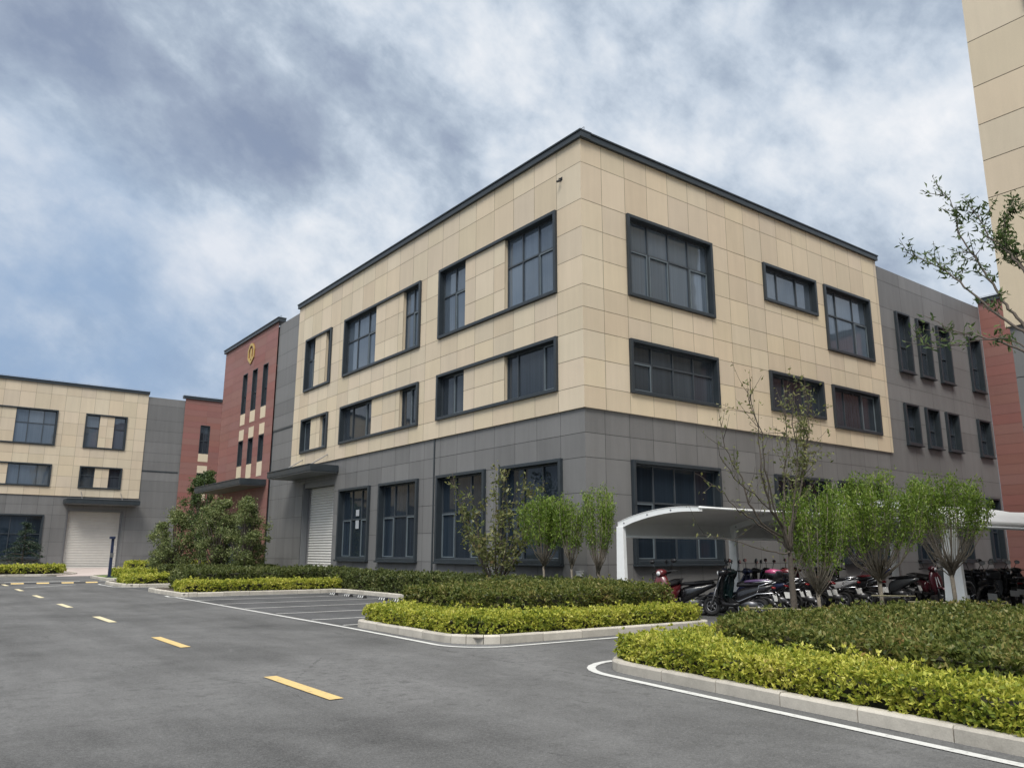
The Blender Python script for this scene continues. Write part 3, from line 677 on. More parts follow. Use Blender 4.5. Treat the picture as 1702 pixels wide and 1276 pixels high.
# ---- far left building, the same design seen square on
leftb = thing('office_building', (-3.77, YB, .2), 'distant beige and grey building with a roller shutter at the left edge', 'building')
OBX = (-3.77, YB); BU, BN = (-1, 0), (0, -1)       # u runs to the left from the beige right end
ujB = [.9+1.13*k for k in range(0, 40)]
Bw = [(1.57, 4.90, 10.31, 13.30, (2.60, 3.75), ([], []), .62, 'glass'), (1.57, 4.92, 6.86, 8.75, (2.62, 3.72), ([], []), .6, 'glass_mid')]
Bw2 = [(7.0, 13.9, 10.31, 13.34, (10.05, 12.6), ([.3, .68], [.5]), .6, 'glass'), (7.0, 13.9, 6.86, 8.75, (10.15, 12.6), ([.3, .72], [.5]), None, 'glass'),
       (15.6, 22.0, 10.31, 13.34, (18, 20), ([.3, .68], [.5]), .6, 'glass'), (15.6, 22.0, 6.86, 8.75, (18, 20), ([.3, .72], [.5]), None, 'glass')]
def bret(mb): mb.ubox(OBX,BU,BN, 0,.001, 6.156,15.6, -.4,-.015); mb.ubox(OBX,BU,BN, .01,39, 6.157,6.165, -.12,-.015)
wall(leftb, M['beige'], OBX,BU,BN, 0,40, 6.156,15.60, ujB, ZJB, [hole(*q[:4]) for q in Bw+Bw2], extra=bret, label='beige panelled upper wall')
for q in Bw+Bw2: window(leftb, OBX,BU,BN, *q[:4], q[5], q[6], q[4], q[7], uj=ujB, zj=ZJB)
OBG = (-3.77, YB+GL); SB = (1.28, 5.30, .22, 4.95)
Bg = [(7.1, 10.6, 1.0, 4.55), (11.6, 15.2, 1.0, 4.55), (16.2, 19.8, 1.0, 4.55)]
wall(leftb, M['grey'], OBG,BU,BN, 0,40, .0,6.158, ujB, ZJ, [hole(*q) for q in Bg]+[(SB[0]-.2, SB[1]+.2, -1, 5.2)], label='grey stone clad ground floor')
for q in Bg: window(leftb, OBG,BU,BN, *q, [.34, .68], .56, None, 'glass_low', sill=True)
shutter(leftb, OBG,BU,BN, *SB, mat='shutter_dim')
door_canopy(leftb, OBG,BU,BN, .12,5.85, 5.42,5.85, 1.5, (1.5, 4.6))
B2U = (1, 0)
wall(leftb, M['grey'], OBG,B2U,BN, 0,3.26, 0,15.38, [], ZJ+ZJB, label='grey link wall beside the red block')
m = MB(); m.ubox(OBG,B2U,BN, .02,3.1, 8.60,8.70, -.02,.03); m.build('drip_moulding', M['coping'], leftb)
OBR = (-.55, YB); brw = [(1.53, 2.42), (3.38, 4.28), (5.2, 6.1)]
wall(leftb, M['red'], OBR,B2U,BN, 0,13, 0,15.62, [2.06*k for k in range(7)], rz, [hole(a, b, c, d) for a, b in brw for c, d in ((10.55,13.22), (7.05,8.72))], gap=.012, label='red tiled block with slit windows')
for a, b in brw:
    slit(leftb, OBR,B2U,BN, a,b, 10.55,13.22, 'glass_mid'); slit(leftb, OBR,B2U,BN, a,b, 7.05,8.72, 'glass_mid')
    for c, d in ((9.8, 10.53), (8.75, 9.42), (6.2, 7.03)):
        m = MB(); m.ubox(OBR,B2U,BN, a,b, c,d, -.01,.012, pv=random.random()); m.build('cream_panel', M['cream'], leftb, pv=True)
coping(leftb, [(OBX,BU,BN,-.05,40)], 15.80); coping(leftb, [(OBR,B2U,BN,-.2,13)], 15.85)
roofslab(leftb, -43, YB+.1, 12, YB+20, 15.3)

# ------------------------------------------------------------------ hedges
def inside(poly, P):
    x, y = P[:, 0], P[:, 1]; r = np.zeros(len(P), bool); n = len(poly); j = n-1
    for i in range(n):
        xi, yi = poly[i]; xj, yj = poly[j]
        c = ((yi > y) != (yj > y)) & (x < (xj-xi)*(y-yi)/(yj-yi+1e-12)+xi); r ^= c; j = i
    return r
def wob(x, y, s):
    return (np.sin(x*2.1+s)+np.sin(y*2.7+1.7*s)+np.sin((x+y)*4.3+s*3)+.6*np.sin((x-1.3*y)*7.9+s)+.5*np.sin(x*13+y*11+s))/4.1
def hedge(label, poly, h, mat, dens, size, base=.10, group=None, s=1., shoots=.09, name='hedge', amp=.08):
    P = np.array(poly); lo, hi = P.min(0), P.max(0); area = np.prod(hi-lo)
    n = int(area*dens); X = RNG.uniform(lo, hi, (n, 2)); X = X[inside(poly, X)]
    top = h + amp*wob(X[:, 0], X[:, 1], s) + RNG.normal(0, .022, len(X))
    z = top - np.abs(RNG.normal(0, .055, len(X))) + (RNG.random(len(X)) < shoots)*RNG.uniform(.02, .12, len(X))
    C = [np.c_[X, z]]; D = [np.tile([0, 0, .9], (len(X), 1))]
    for i in range(len(poly)):
        a, b = np.array(poly[i]), np.array(poly[(i+1) % len(poly)]); L = np.linalg.norm(b-a); t = (b-a)/L; nrm_ = np.array([t[1], -t[0]])
        k = int(L*h*dens*1.15); u = RNG.uniform(0, L, k); zz = base+(h-base)*RNG.random(k)**.8
        bul = .05*np.sin(zz/h*3)+amp*.8*wob(u+i, zz*3, s+i)
        dp = -np.abs(RNG.normal(0, .06, k))+bul
        # keep outward side: test which side is inside
        mid = (a+b)/2+nrm_*.05
        sg = -1 if inside(poly, mid[None])[0] else 1
        q = a+np.outer(u, t)+np.outer(dp*sg, nrm_)
        C.append(np.c_[q, zz]); D.append(np.tile([nrm_[0]*sg*.6, nrm_[1]*sg*.6, .55], (k, 1)))
    C = np.concatenate(C); D = np.concatenate(D)
    cx = C.mean(0)
    root = thing(name, (cx[0], cx[1], base), label, 'hedge', group)
    # leaves sit in rosettes: each point becomes a tuft of leaves pointing out of it
    k = 5; keep = RNG.random(len(C)) < .26; Cc, Dc = C[keep], D[keep]
    n_ = len(Cc); up = np.repeat(Dc, k, 0); v = RNG.normal(size=(n_*k, 3)); v /= np.linalg.norm(v, axis=1, keepdims=True)
    dd = up*.8+v*.9; dd /= np.linalg.norm(dd, axis=1, keepdims=True)
    leaves('foliage', mat, np.repeat(Cc, k, 0)+dd*size*.52, size*1.12, dd*2.2, .5, root, .46)
    # woody core just under the leaves
    m = MB(); cen = P.mean(0); k = len(poly); sh = []
    for i in range(k):
        a, b, c = P[i-1], P[i], P[(i+1) % k]; t1 = (b-a)/np.linalg.norm(b-a); t2 = (c-b)/np.linalg.norm(c-b)
        n1 = np.array([-t1[1], t1[0]]); n2 = np.array([-t2[1], t2[0]]); nn = n1+n2; nn /= np.linalg.norm(nn)+1e-9
        nn *= 1/max(.5, nn@n1); q = b+nn*.13
        if not inside(poly, q[None])[0]: q = b-nn*.13
        sh.append(q)
    zt = h-.13
    for i in range(k):
        a, b = sh[i], sh[(i+1) % k]; m.face([(*a, base-.02), (*b, base-.02), (*b, zt), (*a, zt)])
    m.face([(*q, zt) for q in sh]); m.build('branches', M['twig'], root)
    return root
GY, GD = 'clipped golden hedges', 'dark green hedges'
# near right island
hedge('clipped golden yellow hedge along the kerb at the bottom right corner', [(-11.33,-13.1), (-11.62,-14.0), (-12.14,-18.6), (-12.75,-24), (-11.9,-24), (-11.33,-18.6), (-11.02,-16.5), (-10.75,-15.2), (-10.2,-13.8), (-9.5,-13.38), (-8.0,-13.34), (-8.0,-13.06), (-10.9,-13.04)], .44, M['leaf_yellow'], 2000, .050, group=GY, s=1.3)
hedge('broad dull green hedge behind the golden one on the nearest island', [(-11.28,-18.6), (-11.85,-24), (-4.,-24), (-3.6,-15.6), (-4.0,-13.9), (-6.4,-13.45), (-9.4,-13.48), (-10.1,-13.9), (-10.65,-15.2), (-10.95,-16.5)], .65, M['leaf_dark'], 1250, .060, s=2.2, group=GD, amp=.14)
# island by the bays
hedge('golden hedge wrapping the rounded corner of the middle island', [(-11.44,-5.35), (-11.3,-5.15), (-10.5,-5.15), (-10.45,-6.3), (-10.35,-8.0), (-9.7,-8.75), (-5.4,-8.9), (-5.4,-9.6), (-10.7,-9.55), (-11.25,-9.3), (-11.5,-8.7)], .46, M['leaf_yellow'], 1600, .053, group=GY, s=3.1)
hedge('dark green hedge filling the middle island behind the golden strip', [(-10.4,-6.3), (-10.4,-5.15), (-5.45,-5.15), (-5.3,-5.6), (-5.4,-8.8), (-9.6,-8.65), (-10.25,-7.9)], .84, M['leaf_dark'], 1050, .062, group=GD, s=.7, amp=.15)
hedge('dark green hedge between the end of the parking bays and the grey wall', [(-5.3,-4.9), (-5.3,8.8), (-4.15,8.8), (-4.1,-5.2)], .80, M['leaf_deep'], 560, .085, group=GD, s=4.4, amp=.1)
hedge('golden hedge along the kerb at the far side of the parking bays', [(-11.45,9.1), (-11.45,10.3), (-10.9,10.6), (-5.4,10.3), (-5.3,9.05)], .50, M['leaf_yellow'], 700, .075, group=GY, s=5.5)
hedge('dark green hedge behind the far golden strip before the roller shutter', [(-10.9,10.7), (-10.7,13.9), (-4.2,14.2), (-4.1,8.95), (-5.2,8.95), (-5.3,10.4)], .86, M['leaf_deep'], 420, .095, group=GD, s=6.1, amp=.1)
hedge('short golden hedge on the rounded island beyond the shutter driveway', [(-11.3,18.6), (-11.35,20.9), (-9.,21.), (-4.,20.6), (-4.,18.5)], .50, M['leaf_yellow'], 420, .095, group=GY, s=7)
hedge('dark clipped hedge under the two bushy trees beyond the driveway', [(-9.2,21.1), (-9.0,23.1), (-3.5,23.1), (-3.5,20.8)], .85, M['leaf_deep'], 300, .11, group=GD, s=8)
hedge('golden hedge on the lawn beside the navy bollard light', [(-9.2,28.2), (-9.6,32.6), (-8.2,33.), (-3.8,32.), (-3.8,28.)], .52, M['leaf_yellow'], 300, .11, group=GY, s=9)
hedge('narrow golden hedge before the beige building at the left edge', [(-10.4,44), (-11.2,41.2), (-13,39.6), (-40,39.3), (-40,41.5), (-13,42.5)], .62, M['leaf_yellow'], 130, .15, group=GY, s=10)
hedge('golden hedge at the foot of the far grey wall right of the shutter apron', [(-6.0,46), (-5.2,50), (12,50), (12,45)], .75, M['leaf_yellow'], 90, .17, group=GY, s=11)

# ------------------------------------------------------------------ trees
def bezier(p0, d0, L, bend, n=6):
    pts = [Vector(p0)]; d = Vector(d0).normalized()
    for i in range(n):
        d = (d+bend/n+Vector(RNG.normal(0, .05, 3))).normalized(); pts.append(pts[-1]+d*(L/n))
    return pts
def sparse_tree(label, loc, limbs, lm, leafsize, per, bark='bark', group=None, trunk=None, name='tree', sub=3, sublen=.38, rtwig=.006, spreadleaf=.09, crown_from=.45, asp=.45):
    """limbs: lists of points (relative to loc) with a base radius; twigs and leaves grow off them"""
    root = thing(name, loc, label, 'tree', group)
    O = Vector(loc); m = MB(); C = []; D = []
    def leafon(pts, n, f0):
        for _ in range(n):
            f = f0+(1-f0)*RNG.random(); k = min(int(f*(len(pts)-1)), len(pts)-2); q = pts[k].lerp(pts[k+1], f*(len(pts)-1)-k)
            dd = (pts[k+1]-pts[k]).normalized()
            C.append(q+Vector(RNG.normal(0, spreadleaf, 3))); D.append(dd*.5+Vector((0, 0, -.1)))
    if trunk: m.tube([O+Vector(p) for p, r in trunk], [r for p, r in trunk], 9)
    for pts, r0, dens in limbs:
        P = [O+Vector(p) for p in pts]
        # smooth through points
        Q = []
        for i in range(len(P)-1):
            a, b = P[i], P[i+1]
            for k in range(3): Q.append(a.lerp(b, k/3)+Vector(RNG.normal(0, .012, 3)))
        Q.append(P[-1]); n = len(Q)
        m.tube(Q, [max(rtwig*.7, r0*(1-.86*i/(n-1))) for i in range(n)], 6)
        leafon(Q, int(per*dens), crown_from)
        L = sum((Q[i+1]-Q[i]).length for i in range(n-1))
        for k in range(int(sub*L*dens)):
            f = .3+.68*RNG.random(); i = min(int(f*(n-1)), n-2); d = (Q[i+1]-Q[i]).normalized()
            dr = (d*.75+Vector(RNG.normal(0, .5, 3))+Vector((0, 0, .25))).normalized()
            tw = bezier(Q[i], dr, sublen*(.5+RNG.random()), Vector((0, 0, .35)), 4)
            m.tube(tw, [max(rtwig, r0*.28*(1-.8*j/4)) for j in range(5)], 4)
            leafon(tw, int(per*.32*dens), .25)
    m.build('trunk', M[bark], root, smooth=True)
    if C: leaves('crown', lm, np.array([tuple(c) for c in C]), leafsize, np.array([tuple(d) for d in D]), .7, root, asp)
    return root
def brush_tree(label, loc, h, fork, w0, stems, lm, leafsize, nleaf, group, bark='bark_pale', tr=.045, leaf_lo=.42):
    """a short stem breaking into a broom of upright shoots"""
    root = thing('broom_tree', loc, label, 'tree', group); O = Vector(loc); m = MB(); C = []; D = []
    m.tube([O+Vector((0,0,-.1)), O+Vector((.01,.0,fork*.5)), O+Vector((0,.02,fork))], [tr*1.25, tr, tr*1.1], 9)
    for k in range(stems):
        a = 2*math.pi*RNG.random(); r = w0*math.sqrt(RNG.random()); hh = h*(1-.13*(r/w0)**2)*(.84+.18*RNG.random())
        b = O+Vector((0, 0, fork*(.82+.2*RNG.random()))); e = Vector((math.cos(a)*r, math.sin(a)*r, 0))
        P = [b, b+e*.45+Vector((0,0,(hh-fork)*.22)), b+e*.82+Vector((0,0,(hh-fork)*.55)), O+e*1.05+Vector((0,0,hh))]
        P = [p+Vector(RNG.normal(0, .018, 3)) for p in P]
        m.tube(P, [.014, .010, .007, .003], 5)
        for j in range(int(nleaf*3.9)//stems):
            f = leaf_lo+(1-leaf_lo)*RNG.random()**.62; t = f*3; i = min(int(t), 2); q = P[i].lerp(P[i+1], t-i)
            C.append(q+Vector(RNG.normal(0, .055, 3))); D.append(Vector((e.x*.3, e.y*.3, .8)))
        if RNG.random() < .5:
            q = P[1].lerp(P[2], RNG.random()); m.tube([q, q+Vector((RNG.normal(0,.1), RNG.normal(0,.1), .45))], [.005, .003], 4)
    m.build('trunk', M[bark], root, smooth=True)
    leaves('crown', lm, np.array([tuple(c) for c in C]), leafsize, np.array([tuple(d) for d in D]), .6, root, .36)
    return root
GB = 'broom shaped young trees'
brush_tree('leafy broom shaped tree nearest the left post of the bike shelter', (-4.04, -4.9, .1), 3.45, 1.05, .50, 42, M['leaf_brush'], .07, 1400, GB, tr=.03, leaf_lo=.45)
brush_tree('thin broom shaped tree between the wall window and the corner of the building', (-4.2, -3.94, .1), 3.35, 1.25, .46, 30, M['leaf_brush'], .07, 1000, GB, tr=.028, leaf_lo=.45)
brush_tree('dense green broom tree before the ground floor window nearest the corner', (-4.35, -2.85, .1), 3.35, 1.25, .78, 44, M['leaf_brush'], .075, 2300, GB, tr=.03, leaf_lo=.46)
brush_tree('leftmost broom tree of the three standing before the shelter', (-6.0, -12.95, .1), 2.88, .85, .66, 44, M['leaf_brush'], .06, 2200, GB, tr=.032, leaf_lo=.42)
brush_tree('middle broom tree of the three standing before the shelter', (-4.06, -13.1, .1), 3.15, 1.12, .98, 58, M['leaf_brush'], .062, 3200, GB, tr=.04, leaf_lo=.48)
brush_tree('rightmost broom tree crossing the white shelter post', (-1.62, -13.4, .1), 3.3, 1.2, .95, 52, M['leaf_brush'], .062, 2600, GB, tr=.042, leaf_lo=.62)

# sparse multi-stem tree before the grey wall
def fan(n, h0, h1, w0, seed, base=.0, lean=(0, 0)):
    r = random.Random(seed); out = []
    for k in range(n):
        a = 2*math.pi*(k+r.random()*.6)/n; rr = w0*(.45+.6*r.random()); h = h0+(h1-h0)*r.random()
        ex, ey = math.cos(a)*rr+lean[0], math.sin(a)*rr+lean[1]
        out.append(([(0, 0, base), (ex*.30, ey*.30, base+(h-base)*.22), (ex*.72, ey*.72, base+(h-base)*.55), (ex, ey, h)], .035, 1.))
    return out
sparse_tree('bare multi-stemmed young tree with few leaves before the grey wall windows', (-4.5, -.62, .1), fan(13, 2.4, 4.5, 1.6, 5, .35), M['leaf_sparse'], .15, 46, 'bark', trunk=[((0,0,-.1), .075), ((0,0,.2), .07), ((0,0,.45), .06)], sub=2.4, sublen=.55, spreadleaf=.10)
# tall nearly bare tree on the near island (limb ends follow the photo's fan)
big = [([(-.05,0,1.5), (-.2,.18,1.5), (-.69,.35,1.63), (-1.23,.53,1.77), (-1.81,.7,1.82)], .016, .45),
       ([(-.04,0,1.5), (-.02,.13,1.67), (-.17,.26,1.86), (-.53,.39,2.12), (-.78,.51,2.25), (-1.01,.64,2.57), (-1.19,.77,2.76), (-1.5,.9,2.95)], .022, .6),
       ([(-.03,0,1.45), (-.09,.06,1.78), (-.64,.13,2.04), (-.89,.19,2.37), (-1.0,.26,2.85), (-1.19,.32,3.15), (-1.29,.39,3.53), (-1.33,.45,4.24)], .027, .7),
       ([(-.02,0,1.5), (-.19,.01,1.97), (-.45,.03,2.26), (-.58,.04,2.63), (-.67,.06,3.01), (-.63,.07,3.55), (-.79,.09,4.24), (-.76,.1,4.69)], .026, .8),
       ([(-.02,0,1.6), (-.25,-.05,1.97), (-.55,-.1,2.18), (-.72,-.15,2.69), (-.93,-.2,3.12), (-1.01,-.25,3.6), (-1.35,-.3,4.1), (-1.5,-.35,4.35)], .022, .7),
       ([(-.01,0,1.55), (-.03,.04,1.86), (.01,.09,2.2), (.14,.13,2.75), (.29,.17,3.24), (.44,.21,3.66), (.55,.26,4.09), (.62,.3,4.74)], .028, 1.3),
       ([(-.01,0,1.5), (-.05,-.08,1.97), (.01,-.16,2.54), (.09,-.24,3.31), (-.13,-.32,3.87), (-.12,-.4,4.41)], .024, 1.0),
       ([(-.01,0,1.5), (.14,-.04,2.13), (.48,-.08,2.92), (.52,-.12,3.43), (.65,-.16,3.84), (.56,-.2,4.69)], .026, 2.2),
       ([(-.01,0,1.45), (.35,.09,2.22), (.75,.18,3.1), (1.1,.26,3.7), (1.35,.35,4.25)], .022, 1.6),
       ([(.01,0,1.0), (.09,-.1,1.3), (.18,-.2,1.55), (.27,-.3,1.97)], .014, .5),
       ([(-.03,0,1.5), (-.38,-.04,2.11), (-1.06,-.08,2.53), (-1.7,-.12,2.77), (-2.1,-.16,3.15), (-2.2,-.2,3.4)], .016, .5)]
sparse_tree('tall nearly bare young tree with forked limbs before the bike shelter', (-6.65, -12.85, .1), big, M['leaf_sparse'], .075, 24, 'bark', trunk=[((0,0,-.1), .085), ((.01,0,.4), .066), ((0,.01,.9), .056), ((-.01,.0,1.35), .046), ((-.01,0,1.65), .030), ((.02,.0,2.0), .016)], sub=4.2, sublen=.5, spreadleaf=.05, rtwig=.0032)
# street tree whose trunk stands outside the frame; its limbs reach in from the right
TL = Vector((-5.3, -17.5, .1))
def rel(*p): return [tuple(Vector(q)-TL) for q in p]
reach = [(rel((-5.3,-17.5,2.9), (-5.6,-17.06,4.58), (-5.52,-16.73,5.16), (-5.44,-16.47,5.42), (-5.36,-16.21,5.69), (-5.28,-15.88,6.14), (-5.2,-15.66,6.47), (-5.12,-15.4,6.72), (-5.04,-15.01,7.06), (-4.96,-14.66,7.33)), .034, 1.25),
         (rel((-5.3,-17.5,2.9), (-5.3,-16.95,4.55), (-5.22,-16.64,5.31), (-5.14,-16.49,5.6), (-5.06,-16.31,5.91), (-4.98,-16.17,6.24), (-4.9,-15.98,6.63), (-4.82,-15.83,6.98), (-4.74,-15.61,7.44), (-4.66,-15.57,7.85), (-4.58,-15.48,8.21), (-4.5,-15.15,8.61)), .034, 1.25),
         (rel((-5.3,-17.5,3.2), (-5.0,-16.92,5.53), (-4.92,-16.65,6.36), (-4.84,-16.5,6.64), (-4.76,-16.31,6.97), (-4.68,-16.11,7.23), (-4.6,-16.0,7.5), (-4.52,-15.85,7.82), (-4.44,-15.64,8.25)), .030, 1.3),
         (rel((-5.3,-17.5,2.8), (-5.9,-17.18,4.33), (-5.82,-16.8,4.77), (-5.74,-16.47,5.0), (-5.66,-16.13,5.18), (-5.58,-15.82,5.33), (-5.5,-15.58,5.47), (-5.42,-15.28,5.73), (-5.34,-15.04,5.89)), .026, .8),
         (rel((-5.3,-17.5,3.2), (-4.8,-16.9,5.52), (-4.72,-16.59,6.45), (-4.64,-16.35,6.88), (-4.56,-16.26,7.19), (-4.48,-16.32,7.57), (-4.4,-16.48,7.68), (-4.32,-16.58,7.84)), .030, 1.7),
         (rel((-5.3,-17.5,2.9), (-6.1,-17.07,4.6), (-6.02,-16.72,4.95), (-5.94,-16.23,5.06), (-5.86,-15.81,5.05), (-5.78,-15.38,5.12), (-5.7,-14.84,5.38)), .016, .9),
         (rel((-5.3,-17.5,3.1), (-5.2,-18.2,4.8), (-5.0,-18.9,6.4)), .04, 1.3), (rel((-5.3,-17.5,3.1), (-4.4,-17.6,4.9), (-4.0,-17.6,6.2)), .04, 1.3)]
sparse_tree('young street tree reaching leafy branches in from the right edge', tuple(TL), reach, M['leaf_tree'], .12, 27, 'bark', trunk=[((0,0,-.1), .11), ((0,0,1.4), .085), ((0,0,3.1), .055)], sub=2.8, sublen=.36, spreadleaf=.05, crown_from=.5, rtwig=.004, asp=.28)

def bushy_tree(label, loc, h, w0, lm, n, leafsize, stems=9, lo=.3, bark='bark', group=None, name='tree', clumps=26):
    root = thing(name, loc, label, 'tree', group); O = Vector(loc); m = MB(); C = []; D = []
    m.tube([O+Vector((0,0,-.1)), O+Vector((0,0,h*.14))], [w0*.07, w0*.06], 8)
    cl = []
    for k in range(clumps):
        a = 2*math.pi*RNG.random(); t = RNG.random(); zz = h*(lo+(1-lo)*t); prof = math.sin(math.pi*min(1, (.18+.82*t)))**.6
        r = w0*prof*(.35+.65*RNG.random()); cl.append((O+Vector((math.cos(a)*r, math.sin(a)*r, zz*(.94+.06*RNG.random()))), .09*w0+.15*w0*RNG.random()))
    for c, r in cl:
        mid = O+(c-O)*.5; mid.x = O.x+(c.x-O.x)*.35; mid.y = O.y+(c.y-O.y)*.35
        m.tube([O+Vector((0,0,h*.10)), mid, c], [.035*h/3, .02*h/3, .006], 5)
        k = int(n/clumps); v = RNG.normal(0, 1, (k, 3)); v *= r*.62*np.array([1, 1, .95])
        C.append(v+np.array(c)); D.append(v*1.2+np.array([0, 0, .25]))
    m.build('trunk', M[bark], root, smooth=True)
    leaves('crown', lm, np.concatenate(C), leafsize, np.concatenate(D), .8, root, .5)
    return root
bushy_tree('round dark shrub-like tree standing farthest left on the driveway island', (-7.6, 26.2, .1), 3.7, 1.5, M['leaf_olive'], 11000, .115, clumps=72, lo=.2)
bushy_tree('olive green bushy tree in the middle of the three before the red block', (-6.0, 23.2, .1), 4.45, 1.3, M['leaf_olive'], 12000, .11, clumps=76, lo=.22)
bushy_tree('olive green bushy tree nearest the grey wall beside the entrance canopy', (-5.55, 20.3, .1), 4.3, 1.2, M['leaf_olive'], 12000, .105, clumps=76, lo=.18)
bushy_tree('tall green tree rising behind the entrance canopy of the red block', (-1.2, 43.5, .1), 7.9, 1.9, M['leaf_tree'], 9000, .16, clumps=50, lo=.3)
# layered cedar at the far left
ced = thing('cedar_tree', (-12.9, 46, .1), 'small dark cedar with drooping layered branches before the far left window', 'tree'); Oc = Vector(ced.location); m = MB(); C = []; D = []
m.tube([Oc, Oc+Vector((0, 0, 3.5))], [.07, .01], 7)
for k in range(46):
    f = RNG.random()**.8; z = .35+3.1*f; a = 2*math.pi*RNG.random(); L = (1.9*(1-f)+.18)*(.7+.4*RNG.random()); e = Vector((math.cos(a), math.sin(a), 0))
    P = [Oc+Vector((0,0,z)), Oc+e*L*.5+Vector((0,0,z+.10)), Oc+e*L+Vector((0,0,z-.14*L))]; m.tube(P, [.022, .014, .005], 4)
    for j in range(70):
        t = RNG.random()**.6*2; i = min(int(t), 1); q = P[i].lerp(P[i+1], t-i); C.append(q+Vector((RNG.normal(0,.12), RNG.normal(0,.12), RNG.normal(-.03,.05)))); D.append(e*.6)
m.build('trunk', M['bark'], ced); leaves('crown', M['leaf_cedar'], np.array([tuple(c) for c in C]), .14, np.array([tuple(d) for d in D]), .5, ced, .35)

# bamboo tree stakes lying across the hedge tops
for a, b, l in (((-8.1,-12.95,.69), (-7.2,-13.75,.66), 'thin bamboo pole lying on the hedge at the foot of the tall bare tree'), ((-4.6,-13.9,.72), (-3.55,-15.25,.70), 'thin bamboo pole lying on the hedge at the foot of the white shelter post'),
                ((-4.6,-13.2,.80), (-3.7,-13.6,.78), 'short bamboo pole lying between the two middle broom trees'), ((-5.6,-6.5,.80), (-6.35,-7.6,.80), 'thin bamboo pole lying on the middle island hedge')):
    m = MB(); A, B = Vector(a), Vector(b); pts = [A.lerp(B, i/6) for i in range(7)]; m.tube(pts, [.014, .013, .014, .012, .013, .011, .012], 7)
    tag(m.build('bamboo_pole', M['bamboo'], smooth=True), l, 'pole', 'bamboo tree stakes')

# ------------------------------------------------------------------ bike shelters
def shelter(label, x0, xs, prof, post_y, post_top, post_w, back, x_end, side):
    """prof: arch (y, z) from the post side to the tip; back: (y, z) of the lower rear edge"""
    root = thing('bike_shelter', (x0, post_y, 0), label, 'bike shelter', 'white membrane bike shelters')
    def smooth(p, n=6):
        out = []
        for i in range(len(p)-1):
            q0 = p[max(i-1, 0)]; q1, q2 = p[i], p[i+1]; q3 = p[min(i+2, len(p)-1)]
            for k in range(n):
                t = k/n
                out.append(tuple(.5*((2*q1[j])+(-q0[j]+q2[j])*t+(2*q0[j]-5*q1[j]+4*q2[j]-q3[j])*t*t+(-q0[j]+3*q1[j]-3*q2[j]+q3[j])*t**3) for j in (0, 1)))
        out.append(p[-1]); return out
    S = smooth(prof)
    for x in xs:
        m = MB(); d = .12 if side > 0 else .17; e_ = .17 if side > 0 else .24; k = 1 if side > 0 else -1
        m.box8([(x-.06,post_y-e_,-.02), (x+.06,post_y-e_,-.02), (x+.06,post_y+e_,-.02), (x-.06,post_y+e_,-.02), (x-.06,post_y-d,post_top), (x+.06,post_y-d,post_top), (x+.06,post_y+d,post_top), (x-.06,post_y+d,post_top)])
        m.box(x-.16, post_y-.30, -.02, x+.16, post_y+.30, .03)
        po = m.build('post', M['white_paint'], root, bevel=.008)
        m = MB(); n = len(S); ring = []
        for i, (y, z) in enumerate(S):
            th = .19-.09*i/(n-1); ring.append((y, z, th))
        for i in range(n-1):
            (y0, z0, t0), (y1, z1, t1) = ring[i], ring[i+1]
            m.box8([(x-.05,y0,z0-t0), (x+.05,y0,z0-t0), (x+.05,y1,z1-t1), (x-.05,y1,z1-t1), (x-.05,y0,z0), (x+.05,y0,z0), (x+.05,y1,z1), (x-.05,y1,z1)])
        rb = m.build('rib', M['white_paint'], root)
        m = MB()
        for f in (.14, .42, .7):
            y, z, t = ring[int(f*(n-1))]; m.tube([(x-.056, y, z-t*.5), (x+.056, y, z-t*.5)], .024, 10)
        m.build('bolt', M['steel'], rb)
    # membrane from rear edge over the arch to the tip, sagging between ribs
    mm = [back]+S; m = MB(); nx = int((x_end-x0)/.4); cols = []
    for i in range(nx+1):
        x = x0-.06+(x_end-x0+.06)*i/nx; sp = xs[1]-xs[0]; f = ((x-x0) % sp)/sp; sag = 4*f*(1-f)
        col = []
        for j, (y, z) in enumerate(mm):
            t = j/(len(mm)-1); sg = .07*math.sin(math.pi*min(1, t*1.02)); e = (.10 if j == len(mm)-1 else 0)
            y2 = y+(e*sag*(1 if side > 0 else -1))
            col.append((x, y2, z+.012-sg*sag))
        cols.append(col)
    i0 = len(m.v); J = len(mm)
    for col in cols: m.v += col
    for i in range(nx):
        for j in range(J-1): a = i*J+j; m.f.append((a, a+1, a+J+1, a+J)); m.pv.append(.5)
    o = m.build('membrane_roof', M['membrane'], root, smooth=True)
    sol = o.modifiers.new('thick', 'SOLIDIFY'); sol.thickness = .012
    m = MB(); tip = S[-1]; m.tube([(c[-1][0], c[-1][1], c[-1][2]-.02) for c in cols], .032, 8); m.build('edge_tube', M['white_paint'], root, smooth=True)
    m = MB(); m.tube([(x0-.05, back[0], back[1]), (x_end, back[0], back[1])], .035, 8); m.build('rear_tube', M['white_paint'], root, smooth=True)
    return root
shelter('white arched bike shelter on tapered posts against the grey wall', -4.2, [-4.2, .6, 5.4, 10.2, 15.0], [(-5.93, 2.40), (-6.5, 2.56), (-7.3, 2.69), (-8.1, 2.735), (-8.78, 2.70)], -6.0, 2.30, .1, (-5.98, 2.03), 15.6, 1)
shelter('white arched bike shelter with its near post behind the broom tree', -.66, [-.66, 4.2, 9.0, 13.8], [(-13.08, 2.36), (-12.7, 2.60), (-12.0, 2.78), (-11.1, 2.88), (-10.1, 2.90)], -13.0, 2.14, .1, (-13.12, 2.22), 14.4, -1)

